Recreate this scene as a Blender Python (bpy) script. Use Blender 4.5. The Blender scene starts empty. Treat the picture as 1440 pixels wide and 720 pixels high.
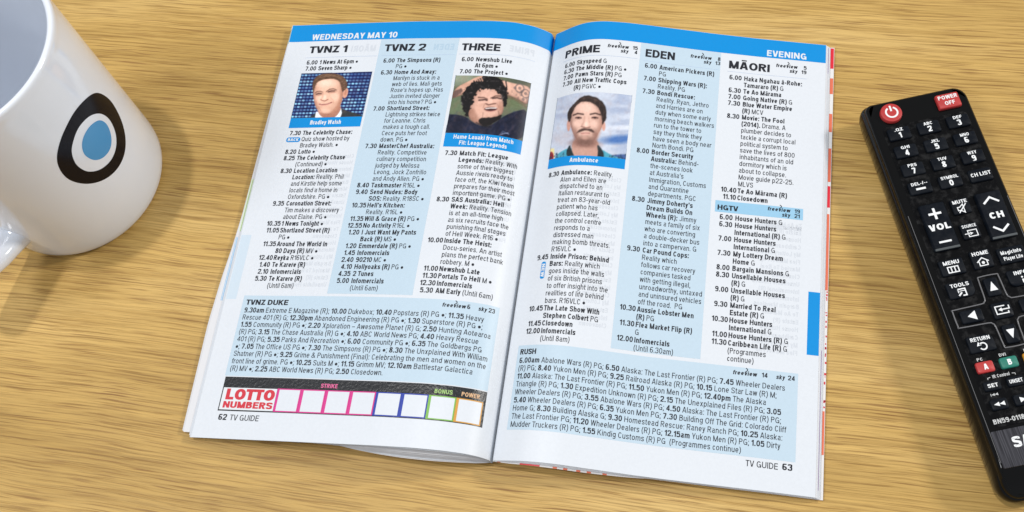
import bpy, bmesh, math, random
import numpy as np
from mathutils import Matrix, Vector
random.seed(4); RNG = np.random.RandomState(7)
S = bpy.context.scene
COL = S.collection
MM = 0.001

# ------------------------------------------------------------------ camera
CR = np.array([[0.95788611, -0.26085336, -0.12004053], [0.2871484, 0.87016961, 0.40043808], [0.0, 0.41804352, -0.908427]])
CP = np.array([31.722, -104.381, 410.165])
cam = bpy.data.cameras.new('camera'); cam.lens = 37.5; cam.sensor_width = 36; cam.clip_start = 0.01; cam.clip_end = 50
co = bpy.data.objects.new('camera', cam); COL.objects.link(co)
r_, u_, f_ = CR
co.matrix_world = Matrix(((r_[0], u_[0], -f_[0], CP[0]*MM), (r_[1], u_[1], -f_[1], CP[1]*MM), (r_[2], u_[2], -f_[2], CP[2]*MM), (0, 0, 0, 1)))
S.camera = co
# ------------------------------------------------------------------ room light
world = bpy.data.worlds.new('World'); S.world = world; world.use_nodes = True
bg = world.node_tree.nodes['Background']; bg.inputs[0].default_value = (0.90, 0.94, 1.0, 1); bg.inputs[1].default_value = 0.42
def area(name, loc, size, power, color=(1, .97, .92), target=(0.04, 0.08, 0), size_y=None):
    l = bpy.data.lights.new(name, 'AREA'); l.energy = power; l.color = color; l.size = size
    if size_y: l.shape = 'RECTANGLE'; l.size_y = size_y
    o = bpy.data.objects.new(name, l); COL.objects.link(o); o.location = loc
    d = Vector(target)-Vector(loc); o.rotation_euler = d.to_track_quat('-Z', 'Y').to_euler()
    return o
area('ceiling_lamp', (-0.28, 0.26, 1.75), 0.06, 10.5)
area('ceiling_lamp', (-0.85, 0.10, 1.35), 0.34, 7.8, (.95, .97, 1))
area('ceiling_lamp', (1.75, 0.05, 1.15), 0.24, 20.5, (1, .96, .90))
S.view_settings.view_transform = 'Standard'; S.view_settings.look = 'None'; S.view_settings.gamma = 1; S.view_settings.use_curve_mapping = False
S.view_settings.exposure = 0.0

# ------------------------------------------------------------------ materials
def lin(c):
    return tuple(((x/255.)/12.92 if x/255. <= .04045 else ((x/255.+.055)/1.055)**2.4) for x in c)
def mat(name, rgb, rough=.5, spec=.5, coat=0, metal=0, bump=None, attr=None, alpha=1):
    m = bpy.data.materials.new(name); m.use_nodes = True
    nt = m.node_tree; b = nt.nodes['Principled BSDF']
    b.inputs['Base Color'].default_value = (*rgb, 1); b.inputs['Roughness'].default_value = rough
    b.inputs['Specular IOR Level'].default_value = spec; b.inputs['Coat Weight'].default_value = coat; b.inputs['Metallic'].default_value = metal
    b.inputs['Alpha'].default_value = alpha
    if attr:
        a = nt.nodes.new('ShaderNodeAttribute'); a.attribute_name = attr; nt.links.new(a.outputs['Color'], b.inputs['Base Color'])
    if bump:
        tc = nt.nodes.new('ShaderNodeTexCoord'); n = nt.nodes.new('ShaderNodeTexNoise'); n.inputs['Scale'].default_value = bump[0]; n.inputs['Detail'].default_value = 4
        bp = nt.nodes.new('ShaderNodeBump'); bp.inputs['Strength'].default_value = bump[1]; bp.inputs['Distance'].default_value = bump[2]
        nt.links.new(tc.outputs['Object'], n.inputs['Vector']); nt.links.new(n.outputs['Fac'], bp.inputs['Height']); nt.links.new(bp.outputs['Normal'], b.inputs['Normal'])
    return m
def paper_mat(name, rgb, rough=.42, spec=.35):
    m = mat(name, rgb, rough, spec)
    nt = m.node_tree; b = nt.nodes['Principled BSDF']
    tc = nt.nodes.new('ShaderNodeTexCoord')
    n = nt.nodes.new('ShaderNodeTexNoise'); n.inputs['Scale'].default_value = 55; n.inputs['Detail'].default_value = 3
    n2 = nt.nodes.new('ShaderNodeTexNoise'); n2.inputs['Scale'].default_value = 900; n2.inputs['Detail'].default_value = 3
    mx = nt.nodes.new('ShaderNodeMath'); mx.operation = 'MULTIPLY_ADD'; mx.inputs[1].default_value = .06
    bp = nt.nodes.new('ShaderNodeBump'); bp.inputs['Strength'].default_value = .35; bp.inputs['Distance'].default_value = .0006
    nt.links.new(tc.outputs['Object'], n.inputs['Vector']); nt.links.new(tc.outputs['Object'], n2.inputs['Vector'])
    nt.links.new(n2.outputs['Fac'], mx.inputs[0]); nt.links.new(n.outputs['Fac'], mx.inputs[2])
    nt.links.new(mx.outputs[0], bp.inputs['Height']); nt.links.new(bp.outputs['Normal'], b.inputs['Normal'])
    mr = nt.nodes.new('ShaderNodeMapRange'); mr.inputs['To Min'].default_value = .95; mr.inputs['To Max'].default_value = 1.03
    mc = nt.nodes.new('ShaderNodeVectorMath'); mc.operation = 'SCALE'; mc.inputs[0].default_value = rgb
    nt.links.new(n2.outputs['Fac'], mr.inputs['Value']); nt.links.new(mr.outputs[0], mc.inputs['Scale']); nt.links.new(mc.outputs[0], b.inputs['Base Color'])
    return m
PAPER = paper_mat('page_paper', (.715, .75, .80))
PAPER_EDGE = mat('inner_paper', (.70, .70, .72), .6)
TINT = paper_mat('pale_blue_print', (.525, .655, .76))
TINT2 = paper_mat('sky_blue_print', (.31, .56, .76))
CYAN = paper_mat('bright_blue_print', (.0, .265, .68), .38)
INK = mat('black_ink', (.012, .014, .022), .45, .4)
INKW = mat('white_print', (.74, .77, .80), .45)
GHOST = mat('show_through_ink', (.62, .655, .71), .45, .35)
GHOST2 = mat('show_through_tint', (.44, .58, .70), .45, .35)
RULE = mat('rule_ink', (.42, .52, .72), .5)
MAG = paper_mat('magenta_print', (.68, .045, .27)); NAVY = paper_mat('navy_print', (.03, .06, .38)); GREEN = paper_mat('green_print', (.22, .48, .09)); ORANGE = paper_mat('ochre_print', (.66, .34, .07))
BLACKP = mat('black_glossy_print', (.012, .013, .016), .33, .6, bump=(900, .7, .0003))
LRED = paper_mat('lotto_red_print', (.62, .04, .06))
PINKT = mat('pink_print', (.75, .13, .32), .5); GREENT = mat('lime_print', (.35, .55, .18), .5); TAN = mat('tan_print', (.72, .45, .25), .5)
FRAME = mat('photo_outline', (.05, .12, .2), .5)
PHOTO = mat('photo_print', (.5, .5, .5), .38, .4, attr='Col')

# ------------------------------------------------------------------ object helpers
def link(name, me, m=None, parent=None, smooth=False):
    o = bpy.data.objects.new(name, me); COL.objects.link(o)
    if m: me.materials.append(m)
    if parent: o.parent = parent
    if smooth: me.polygons.foreach_set('use_smooth', [True]*len(me.polygons))
    return o
def mesh(name, V, F, m=None, parent=None, smooth=False):
    me = bpy.data.meshes.new(name); V = np.asarray(V, float)*MM
    me.from_pydata([tuple(v) for v in V], [], [tuple(int(i) for i in f) for f in F]); me.update()
    return link(name, me, m, parent, smooth)
def tag(o, label, cat, **kw):
    o['label'] = label; o['category'] = cat
    for k, v in kw.items(): o[k] = v
def empty(name, loc=(0, 0, 0), rz=0):
    o = bpy.data.objects.new(name, None); COL.objects.link(o); o.location = loc; o.rotation_euler = (0, 0, rz); o.empty_display_size = .02
    return o

# ------------------------------------------------------------------ a drawn grotesque: every glyph is a set of strokes
def _arc(cx, cy, rx, ry, a0, a1, n=9, e=2.15):
    o = []
    for t in np.radians(np.linspace(a0, a1, n)):
        c, s_ = math.cos(t), math.sin(t); o.append((cx+rx*math.copysign(abs(c)**(2/e), c), cy+ry*math.copysign(abs(s_)**(2/e), s_)))
    return o
def _cm(P, k=4):
    P = np.array(P, float); P = np.vstack([2*P[0]-P[1], P, 2*P[-1]-P[-2]]); o = []
    for i in range(1, len(P)-2):
        for t in np.linspace(0, 1, k, endpoint=False):
            p0, p1, p2, p3 = P[i-1:i+3]; o.append(tuple(.5*((2*p1)+(-p0+p2)*t+(2*p0-5*p1+4*p2-p3)*t*t+(-p0+3*p1-3*p2+p3)*t**3)))
    o.append(tuple(P[-2])); return o
XH = .745
def design(ch, w):
    """-> strokes [(points, closed)], width, (ymin, ymax) ; cap height 1"""
    if ch.isdigit(): w = w*.86
    a = w/2; S = []; X = XH; lo, hi = 0., 1.
    def s(p, c=False): S.append((p, c))
    def d(*p):   # diagonal strokes with ends cut level
        for u, v in zip(p[:-1], p[1:]): S.append(([u, v], 'flat'))
    def dot(x, y, r=None): r = r or w*.56; s([(x, y-r), (x, y+r)])
    g = {'Ā': 'A', 'ā': 'a', '–': '-'}.get(ch, ch)
    W = {'A': .72, 'B': .64, 'C': .63, 'D': .67, 'E': .57, 'F': .54, 'G': .70, 'H': .68, 'I': w, 'J': .52, 'K': .68, 'L': .53, 'M': .82, 'N': .69, 'O': .72, 'P': .62, 'Q': .72, 'R': .65, 'S': .62, 'T': .60, 'U': .67, 'V': .68, 'W': .98, 'X': .68, 'Y': .66, 'Z': .60,
         'a': .52, 'b': .55, 'c': .47, 'd': .55, 'e': .54, 'f': .33, 'g': .55, 'h': .52, 'i': w, 'j': .2, 'k': .53, 'l': w, 'm': .84, 'n': .52, 'o': .56, 'p': .55, 'q': .55, 'r': .34, 's': .48, 't': .34, 'u': .52, 'v': .52, 'w': .78, 'x': .52, 'y': .52, 'z': .47,
         '1': .36, '.': w*1.1, ',': w*1.1, ':': w*1.1, ';': w*1.1, "'": w, '(': .27, ')': .27, '-': .32, '/': .40, '&': .74, '?': .52, '•': .54, '+': .6, ' ': .26, '|': w}.get(g, .59)
    if ch == '–': W = .56
    c = W/2; R = W-a; T = 1-a
    if g in 'AV':
        y0, y1 = (0, 1) if g == 'A' else (1, 0)
        d((a*1.05, y0), (c-a*.3, y1)); d((c+a*.3, y1), (W-a*1.05, y0))
        if g == 'A': s([(W*.2, .29), (W*.8, .29)])
    elif g == 'B': s([(a, 0), (a, 1)]); s([(a, T)]+_arc(W-.30, .765, .28-a, .235-a, 90, -90)+[(a, .53)]); s([(a, .53)]+_arc(W-.30, .265+a/2, .30-a, .265-a/2, 90, -90)+[(a, a)])
    elif g == 'C': s(_arc(c, .5, c-a, .5-a, 36, 324, 15))
    elif g == 'D': s([(a, 0), (a, 1)]); s([(a, T)]+_arc(W*.42, .5, W*.58-a, .5-a, 90, -90, 13)+[(a, a)])
    elif g in 'EF':
        s([(a, 0), (a, 1)]); s([(a, T), (W, T)]); s([(a, .52), (W*.93, .52)])
        if g == 'E': s([(a, a), (W, a)])
    elif g == 'G': s(_arc(c, .5, c-a, .5-a, 42, 322, 15)); s([(R, 0), (R, .5)]); s([(c*1.05, .45), (R, .45)])
    elif g == 'H': s([(a, 0), (a, 1)]); s([(R, 0), (R, 1)]); s([(a, .52), (R, .52)])
    elif g in 'I|': s([(a, 0), (a, 1)])
    elif g == 'J': s([(R, 1)]+_arc(c, .26, c-a, .26-a, 0, -180, 9))
    elif g == 'K': s([(a, 0), (a, 1)]); d((R, 1), (a, .36)); d((W*.40, .60), (R, 0))
    elif g == 'L': s([(a, 0), (a, 1)]); s([(a, a), (W, a)])
    elif g == 'M': s([(a, 0), (a, 1)]); s([(R, 0), (R, 1)]); d((a, 1.0), (c, .0), (R, 1.0))
    elif g == 'N': s([(a, 0), (a, 1)]); s([(R, 0), (R, 1)]); d((a, 1), (R, 0))
    elif g in 'OQ0o':
        if g == 'o': s(_arc(c, X/2, c-a, X/2-a, 0, 360, 19)[:-1], True)
        else: s(_arc(c, .5, c-a, .5-a, 0, 360, 23)[:-1], True)
        if g == 'Q': s([(c+.04, .24), (W, -.04)]); lo = -.04
    elif g in 'PR':
        s([(a, 0), (a, 1)]); s([(a, T)]+_arc(W-.31, .72, .30-a, .28-a, 90, -90)+[(a, .44+a)])
        if g == 'R': d((W*.50, .50), (R, 0))
    elif g == 'S': s(_cm([(R-.01, .73), (W*.80, 1-a-.035), (c, T), (W*.2, 1-a-.04), (a, .76), (W*.2, .60), (c, .52), (W*.82, .42), (R, .25), (W*.8, a+.04), (c, a), (W*.2, a+.04), (a, .27)]))
    elif g == 'T': s([(c, 0), (c, 1)]); s([(0, T), (W, T)])
    elif g == 'U': s([(a, 1)]+_arc(c, .32, c-a, .32-a, 180, 360, 11)+[(R, 1)])
    elif g in 'Ww': h = 1 if g == 'W' else X; d((a*1.05, h), (W*.27, 0), (c, h), (W*.73, 0), (W-a*1.05, h)); hi = h
    elif g in 'Xx': h = 1 if g == 'X' else X; d((a*1.1, 0), (W-a*1.1, h)); d((a*1.1, h), (W-a*1.1, 0)); hi = h
    elif g == 'Y': d((a*1.1, 1), (c, .36), (W-a*1.1, 1)); s([(c, 0), (c, .46)])
    elif g in 'Zz': h = 1 if g == 'Z' else X; s([(0, h-a), (W-a*.4, h-a)]); d((W-a*1.2, h), (a*1.2, 0)); s([(0, a), (W, a)]); hi = h
    elif g == 'a': s([(R, 0), (R, X-.2)]+_arc(c, X-.22, c-a, .22-a, 0, 158, 8)); s([(R, .44)]+_arc(c*.93, .235-.01, c*.93-a, .225-a, 90, 300, 10)+[(R, .16)]); hi = X
    elif g in 'bd': m = a if g == 'b' else R; s([(m, 0), (m, 1)]); s(_arc(c, X/2, c-a, X/2-a, 0, 360, 19)[:-1], True)
    elif g in 'pq': m = a if g == 'p' else R; s([(m, -.27), (m, X)]); s(_arc(c, X/2, c-a, X/2-a, 0, 360, 19)[:-1], True); lo, hi = -.27, X
    elif g == 'c': s(_arc(c, X/2, c-a, X/2-a, 32, 328, 13)); hi = X
    elif g == 'e': s([(a, X*.49), (R, X*.49)]); s(_arc(c, X/2, c-a, X/2-a, 0, 318, 15)); hi = X
    elif g == 'f': s([(W*.42, 0)]+_arc(W*.42+.17, .82, .17, .18-a, 180, 92, 6)+[(W, T)]); s([(0, X-a), (W*.95, X-a)])
    elif g == 'g': s(_arc(c, X/2+.03, c-a, X/2-a-.03, 0, 360, 19)[:-1], True); s([(R, X)]+_arc(c, -.05, c-a, .21-a, 0, -155, 9)); lo, hi = -.27, X
    elif g in 'hn': s([(a, 0), (a, 1 if g == 'h' else X)]); s([(a, X-.25)]+_arc(c, X-.25, c-a, .25-a, 165, 0, 8)+[(R, 0)]); hi = 1 if g == 'h' else X
    elif g == 'm':
        s([(a, 0), (a, X)]); q = (R-a)/2
        for k in (0, 1): s(_arc(a+q*(k+.5), X-.22, q/2, .22-a, 165, 0, 7)+[(a+q*(k+1), 0)])
        hi = X
    elif g in 'ij': s([(W-a, 0 if g == 'i' else -.1), (W-a, X)]) if g == 'i' else s([(W-a, X)]+[(W-a, -.12), (W-a-.05, -.27+a), (0, -.27+a)]); s([(W-a, 1-w*.95), (W-a, 1.0)]); lo = 0 if g == 'i' else -.27
    elif g == 'k': s([(a, 0), (a, 1)]); d((R, X), (a, .22)); d((W*.38, .46), (R, 0))
    elif g == 'l': s([(a, 0), (a, 1)])
    elif g == 'r': s([(a, 0), (a, X)]); s([(a, X-.28)]+_arc(W, X-.26, W-a, .26-a, 170, 90, 6)); hi = X
    elif g == 's': s(_cm([(R-.01, X-.2), (W*.8, X-a-.02), (c, X-a), (W*.18, X-a-.03), (a, X-.2), (W*.22, X*.58), (c, X*.50), (W*.8, X*.42), (R, .19), (W*.8, a+.02), (c, a), (W*.2, a+.02), (a, .2)])); hi = X
    elif g == 't': s([(W*.42, .93)]+_arc(W*.42+.15, .17, .15, .17-a, 180, 262, 6)+[(W, a)]); s([(0, X-a), (W*.96, X-a)])
    elif g == 'u': s([(a, X)]+_arc(c, .25, c-a, .25-a, 180, 350, 9)+[(R, .25)]); s([(R, 0), (R, X)]); hi = X
    elif g == 'v': d((a*1.05, X), (c, 0), (W-a*1.05, X)); hi = X
    elif g == 'y': d((a*1.05, X), (c*1.02, .0)); d((W-a*1.05, X), (W*.40, -.20)); s([(W*.46, -.12), (W*.32, -.27+a), (W*.08, -.27+a)]); lo, hi = -.27, X
    elif g == '1': s([(R, 0), (R, 1)]); s([(0, .72), (R*.6, .78), (R-a*.2, .98)])
    elif g == '2': s(_cm([(a, .70), (W*.16, 1-a-.05), (c, T), (W*.84, 1-a-.05), (R, .71), (W*.78, .52), (W*.36, .28), (a*1.1, a*1.2)])+[(a*1.1, a)]); s([(0, a), (W, a)])
    elif g == '3': s(_cm([(a, .76), (W*.2, 1-a-.03), (c, T), (W*.8, 1-a-.04), (R-.02, .75), (W*.78, .59), (c*.9, .54)])); s(_cm([(c*.9, .54), (W*.8, .48), (R, .28), (W*.8, a+.05), (c, a), (W*.18, a+.04), (a, .26)]))
    elif g == '4': s([(W*.72, 0), (W*.72, 1)]); s([(W*.72, .98), (a*.7, .30)]); s([(a*.2, .24+a*.2), (W, .24+a*.2)])
    elif g == '5': s([(W*.9, T), (W*.17, T), (a*1.05, .50)]); s(_cm([(a*1.1, .50), (c*.95, .64), (W*.82, .57), (R, .32), (W*.82, a+.06), (c, a), (W*.18, a+.04), (a, .24)]))
    elif g in '69':
        P1 = _arc(c, .30, c-a, .30-a, 0, 360, 17)[:-1]; P2 = _cm([(R-.02, .86), (W*.76, 1-a), (c, T), (W*.22, .86), (a, .56), (a, .30)])
        if g == '9': P1 = [(W-x, 1-y) for x, y in P1]; P2 = [(W-x, 1-y) for x, y in P2]
        s(P1, True); s(P2)
    elif g == '7': s([(0, T), (W-a, T)]); d((W-a*1.1, 1-a), (W*.34, 0))
    elif g == '8': s(_arc(c, .765, c-a-.025, .235-a, 0, 360, 17)[:-1], True); s(_arc(c, .275, c-a, .275-a, 0, 360, 17)[:-1], True)
    elif g == '.': s([(c, 0), (c, w*1.05)])
    elif g == ',': s([(c, 0), (c, w*1.05)]); s([(c+a*.4, .03), (c-a*.3, -.15)]); lo = -.15
    elif g in ':;':
        s([(c, 0), (c, w*1.05)]); s([(c, X-w*1.05), (c, X)])
        if g == ';': s([(c+a*.4, .03), (c-a*.3, -.15)]); lo = -.15
    elif g == "'": s([(c, .66), (c, 1)])
    elif g in '()': P1 = _cm([(W-a*.6, 1.04), (W*.42, .75), (a*.8, .40), (W*.42, .05), (W-a*.6, -.24)]); s(P1 if g == '(' else [(W-x, y) for x, y in P1]); lo, hi = -.24, 1.04
    elif g == '-': s([(0, .38), (W, .38)])
    elif g == '/': s([(a, -.03), (R, 1.03)]); lo, hi = -.03, 1.03
    elif g == '&': s(_cm([(W, .0), (W*.62, .36), (W*.28, .70), (W*.30, .90), (W*.45, T), (W*.60, .88), (W*.58, .72), (W*.36, .54), (W*.12, .36), (a, .22), (W*.2, a+.02), (W*.45, a), (W*.7, .18), (W*.9, .46)]))
    elif g == '?': s(_cm([(a, .74), (W*.2, 1-a-.03), (c, T), (W*.82, .88), (R, .72), (W*.75, .55), (c, .40), (c, .26)])); s([(c, 0), (c, w)])
    elif g == '•': s([(c-.15, .38), (c+.15, .38)])
    elif g == '+': s([(0, .4), (W, .4)]); s([(c, .1), (c, .7)])
    return S, W, (lo, hi), ch
def ribbon(P, w, closed):
    P = np.array(P, float); keep = [0]
    for i in range(1, len(P)):
        if np.hypot(*(P[i]-P[keep[-1]])) > 1e-4: keep.append(i)
    P = P[keep]; n = len(P)
    L = np.zeros((2*n, 2))
    if closed == 'flat':
        dd = P[1]-P[0]; hx = w/2*np.hypot(*dd)/abs(dd[1]); return np.array([(P[0][0]-hx, P[0][1]), (P[0][0]+hx, P[0][1]), (P[1][0]-hx, P[1][1]), (P[1][0]+hx, P[1][1])]), [(0, 1, 3), (0, 3, 2)]
    for i in range(n):
        if closed or 0 < i < n-1:
            d1 = P[i]-P[i-1]; d2 = P[(i+1) % n]-P[i]; d1 = d1/np.hypot(*d1); d2 = d2/np.hypot(*d2); m = d1+d2; m = m/max(np.hypot(*m), 1e-6); k = 1/max(.35, m@d1)
        else: m = P[1]-P[0] if i == 0 else P[-1]-P[-2]; m = m/np.hypot(*m); k = 1
        nn = np.array([-m[1], m[0]])*w/2*k; L[2*i] = P[i]+nn; L[2*i+1] = P[i]-nn
    T = []
    for i in range(n if closed else n-1):
        p, q, r, t = 2*i, 2*i+1, 2*((i+1) % n), 2*((i+1) % n)+1; T += [(p, q, t), (p, t, r)]
    return L, T
_cache = {}
CAP = 1.0
def glyph(ch, w):
    key_ = (ch, w)
    if key_ not in _cache:
        S_, W_, (lo, hi), _ = design(ch, w); Vs = []; Ts = []; n = 0
        for i, (P, c) in enumerate(S_):
            sw = w
            if ch == '•': sw = .30
            if ch in '.:;,' : sw = w*1.1
            V, T = ribbon(P, sw, c)
            if ch == '•':
                t = np.linspace(0, 2*np.pi, 10, endpoint=False); V = np.stack([.27+.27*np.cos(t), .38+.27*np.sin(t)], 1); T = [(0, k, k+1) for k in range(1, 9)]
            V[:, 1] = np.clip(V[:, 1], lo, hi)
            a, b, d = V[[t[0] for t in T]], V[[t[1] for t in T]], V[[t[2] for t in T]]; ar = (b-a)[:, 0]*(d-a)[:, 1]-(b-a)[:, 1]*(d-a)[:, 0]
            T = np.array(T); T[ar < 0] = T[ar < 0][:, ::-1]; T = T[np.abs(ar) > 1e-9]
            Vs.append(np.column_stack([V, np.full(len(V), .007*i)])); Ts.append(T+n); n += len(V)
        if ch in 'Āā':
            y = 1.10 if ch == 'Ā' else .86; V = np.array([(W_*.2, y, .0), (W_*.8, y, 0), (W_*.8, y+w*.7, 0), (W_*.2, y+w*.7, 0)]); Vs.append(V); Ts.append(np.array([(0, 1, 2), (0, 2, 3)])+n)
        if ch in 'ij' and False: pass
        sb = .065+.012*(w < .15)
        if ch in 'AVTYvwyWfrtj/': sb *= .45
        if ch == ' ': sb = .02
        _cache[key_] = (np.concatenate(Vs) if Vs else np.zeros((0, 3)), np.concatenate(Ts) if Ts else np.zeros((0, 3), int), W_+2*sb, sb)
    return _cache[key_]
BOLD, HEAVY, REG, REGP = .190, .222, .118, .126
def text_run(s, size, sx, weight, track=0.0):
    """-> verts (x, y, lift) in mm, tris, width"""
    x = 0; Vs = []; Ts = []; n = 0
    for ch in s:
        V, T, adv, sb = glyph(ch, weight)
        if len(V): P = V.copy(); P[:, 0] = (V[:, 0]+x+sb)*size*sx; P[:, 1] *= size; Vs.append(P); Ts.append(T+n); n += len(V)
        x += adv+track
    V = np.concatenate(Vs) if Vs else np.zeros((0, 3)); T = np.concatenate(Ts) if Ts else np.zeros((0, 3), int)
    return V, T, x*size*sx
class Ink:
    def __init__(s): s.V = []; s.T = []; s.n = 0
    def add(s, V, T):
        if len(V): s.V.append(V); s.T.append(np.asarray(T)+s.n); s.n += len(V)
    def text(s, t, x, y, cap, sx, weight, align='l', width=None, track=0, shear=0, rot=0):
        size = cap/CAP; V, T, w = text_run(t, size, sx, weight, track)
        if width and w: V[:, 0] *= width/w; w = width
        if shear: V[:, 0] += V[:, 1]*shear
        if align == 'r': V[:, 0] -= w
        if align == 'c': V[:, 0] -= w/2
        if rot:
            c, q = math.cos(rot), math.sin(rot); V[:, :2] = np.stack([c*V[:, 0]-q*V[:, 1], q*V[:, 0]+c*V[:, 1]], 1)
        V[:, 0] += x; V[:, 1] += y; s.add(V, T); return w
    def poly(s, pts, lift=0):
        V = np.array([(a, b, lift) for a, b in pts], float); n = len(V)
        s.add(V, [(0, i, i+1) for i in range(1, n-1)])
    def stroke(s, pts, w, lift=0, closed=False):
        P = np.array(pts, float); n = len(P); L = []
        for i in range(n):
            a = P[(i-1) % n] if (closed or i) else P[i]; b = P[(i+1) % n] if (closed or i < n-1) else P[i]
            if closed or 0 < i < n-1:
                d1 = (P[i]-a)/max(np.hypot(*(P[i]-a)), 1e-9); d2 = (b-P[i])/max(np.hypot(*(b-P[i])), 1e-9)
                m = d1+d2; m /= max(np.hypot(*m), 1e-9); k = 1/max(.45, m@d1)
            else: m = (b-a)/max(np.hypot(*(b-a)), 1e-9); k = 1
            nn = np.array([-m[1], m[0]])*w/2*k; L += [(*(P[i]+nn), lift), (*(P[i]-nn), lift)]
        T = []
        for i in range(n if closed else n-1):
            a, b, c, d = 2*i, 2*i+1, 2*((i+1) % n), 2*((i+1) % n)+1; T += [(a, b, d), (a, d, c)]
        s.add(np.array(L), T)
    def arc(s, cx, cy, r, a0, a1, w, lift=0, n=24, ry=None):
        t = np.radians(np.linspace(a0, a1, n)); s.stroke(np.stack([cx+r*np.cos(t), cy+(ry or r)*np.sin(t)], 1), w, lift)
    def data(s): return np.concatenate(s.V), np.concatenate(s.T)

# ------------------------------------------------------------------ table
def wood():
    m = bpy.data.materials.new('oak_veneer'); m.use_nodes = True; nt = m.node_tree; N = nt.nodes; L = nt.links; b = N['Principled BSDF']
    tc = N.new('ShaderNodeTexCoord'); rot = N.new('ShaderNodeMapping'); rot.inputs['Rotation'].default_value = (0, 0, math.radians(24.4)); L.new(tc.outputs['Object'], rot.inputs['Vector'])
    # slow wander of the grain
    wn = N.new('ShaderNodeTexNoise'); wn.inputs['Scale'].default_value = 11; wn.inputs['Detail'].default_value = 3; L.new(rot.outputs[0], wn.inputs['Vector'])
    ws = N.new('ShaderNodeVectorMath'); ws.operation = 'MULTIPLY_ADD'; ws.inputs[1].default_value = (0, .0055, 0); L.new(wn.outputs['Color'], ws.inputs[0]); L.new(rot.outputs[0], ws.inputs[2])
    def noise(sc, scale=1, detail=3, rough=.5, dist=0, off=(0, 0, 0)):
        mp = N.new('ShaderNodeMapping'); mp.inputs['Scale'].default_value = (*sc, 1); mp.inputs['Location'].default_value = off; L.new(ws.outputs[0], mp.inputs['Vector'])
        n = N.new('ShaderNodeTexNoise'); n.inputs['Scale'].default_value = scale; n.inputs['Detail'].default_value = detail; n.inputs['Roughness'].default_value = rough; n.inputs['Distortion'].default_value = dist
        L.new(mp.outputs[0], n.inputs['Vector']); return n.outputs['Fac']
    def ramp(fac, pts):
        r = N.new('ShaderNodeValToRGB'); e = r.color_ramp.elements
        while len(e) < len(pts): e.new(.5)
        for i, (p, c) in enumerate(pts): e[i].position = p; e[i].color = (*c, 1) if len(c) == 3 else c
        L.new(fac, r.inputs[0]); return r.outputs[0]
    def mixc(a, bb, fac, mode='MIX'):
        x = N.new('ShaderNodeMix'); x.data_type = 'RGBA'; x.blend_type = mode
        if isinstance(fac, float): x.inputs[0].default_value = fac
        else: L.new(fac, x.inputs[0])
        for s, v in ((6, a), (7, bb)):
            if isinstance(v, tuple): x.inputs[s].default_value = (*v, 1)
            else: L.new(v, x.inputs[s])
        return x.outputs[2]
    broad = noise((3, 22), 1, 3, .5)
    base = ramp(broad, [(.28, lin((176, 141, 75))), (.5, lin((199, 163, 94))), (.74, lin((220, 187, 122)))])
    fib = noise((26, 1500), 1, 5, .7)
    mid = noise((24, 1100), 1, 4, .62, 0, (7, 3, 0))
    c1 = mixc(base, ramp(fib, [(.30, (.54, .48, .38)), (.49, (1, 1, 1)), (.72, (1.2, 1.2, 1.18))]), .9, 'MULTIPLY')
    c1 = mixc(c1, ramp(mid, [(.37, (.64, .57, .46)), (.455, (1, 1, 1)), (.58, (1, 1, 1)), (.7, (1.14, 1.14, 1.12))]), .85, 'MULTIPLY')
    band = noise((10, 380), 1, 4, .6, .15, (3, 1, 0))
    c2 = mixc(c1, ramp(band, [(.36, (.66, .59, .46)), (.50, (1, 1, 1)), (.7, (1.07, 1.07, 1.06))]), .5, 'MULTIPLY')
    pore = noise((42, 1350), 1, 1, .5, .0, (5, 2, 0)); gate = noise((8, 60), 1, 2, .5, 0, (1, 8, 0))
    pm = ramp(pore, [(.33, (1, 1, 1)), (.43, (0, 0, 0))])
    gm = ramp(gate, [(.34, (.2, .2, .2)), (.6, (.7, .7, .7))])
    mul = N.new('ShaderNodeMath'); mul.operation = 'MULTIPLY'; L.new(pm, mul.inputs[0]); L.new(gm, mul.inputs[1])
    dark = mixc(c2, lin((128, 88, 44)), mul.outputs[0])
    L.new(dark, b.inputs['Base Color'])
    rr = N.new('ShaderNodeMapRange'); rr.inputs['To Min'].default_value = .42; rr.inputs['To Max'].default_value = .6; L.new(fib, rr.inputs['Value']); L.new(rr.outputs[0], b.inputs['Roughness'])
    b.inputs['Specular IOR Level'].default_value = .35
    sub = N.new('ShaderNodeMath'); sub.operation = 'SUBTRACT'; L.new(fib, sub.inputs[0]); L.new(mul.outputs[0], sub.inputs[1])
    bp = N.new('ShaderNodeBump'); bp.inputs['Strength'].default_value = .35; bp.inputs['Distance'].default_value = .0002; L.new(sub.outputs[0], bp.inputs['Height']); L.new(bp.outputs[0], b.inputs['Normal'])
    return m
me = bpy.data.meshes.new('table_top'); bm = bmesh.new(); bmesh.ops.create_cube(bm, size=1)
bmesh.ops.scale(bm, vec=(1.8, 1.2, .025), verts=bm.verts); bmesh.ops.translate(bm, vec=(0, 0, -.0125), verts=bm.verts)
bmesh.ops.rotate(bm, cent=(0, 0, 0), matrix=Matrix.Rotation(math.radians(-21.5), 3, 'Z'), verts=bm.verts); bm.to_mesh(me)
tt = link('table_top', me, wood()); tt['kind'] = 'structure'; tt['label'] = 'golden oak veneer table top with fine horizontal grain'
tt.location = (.03, .08, 0)

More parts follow.
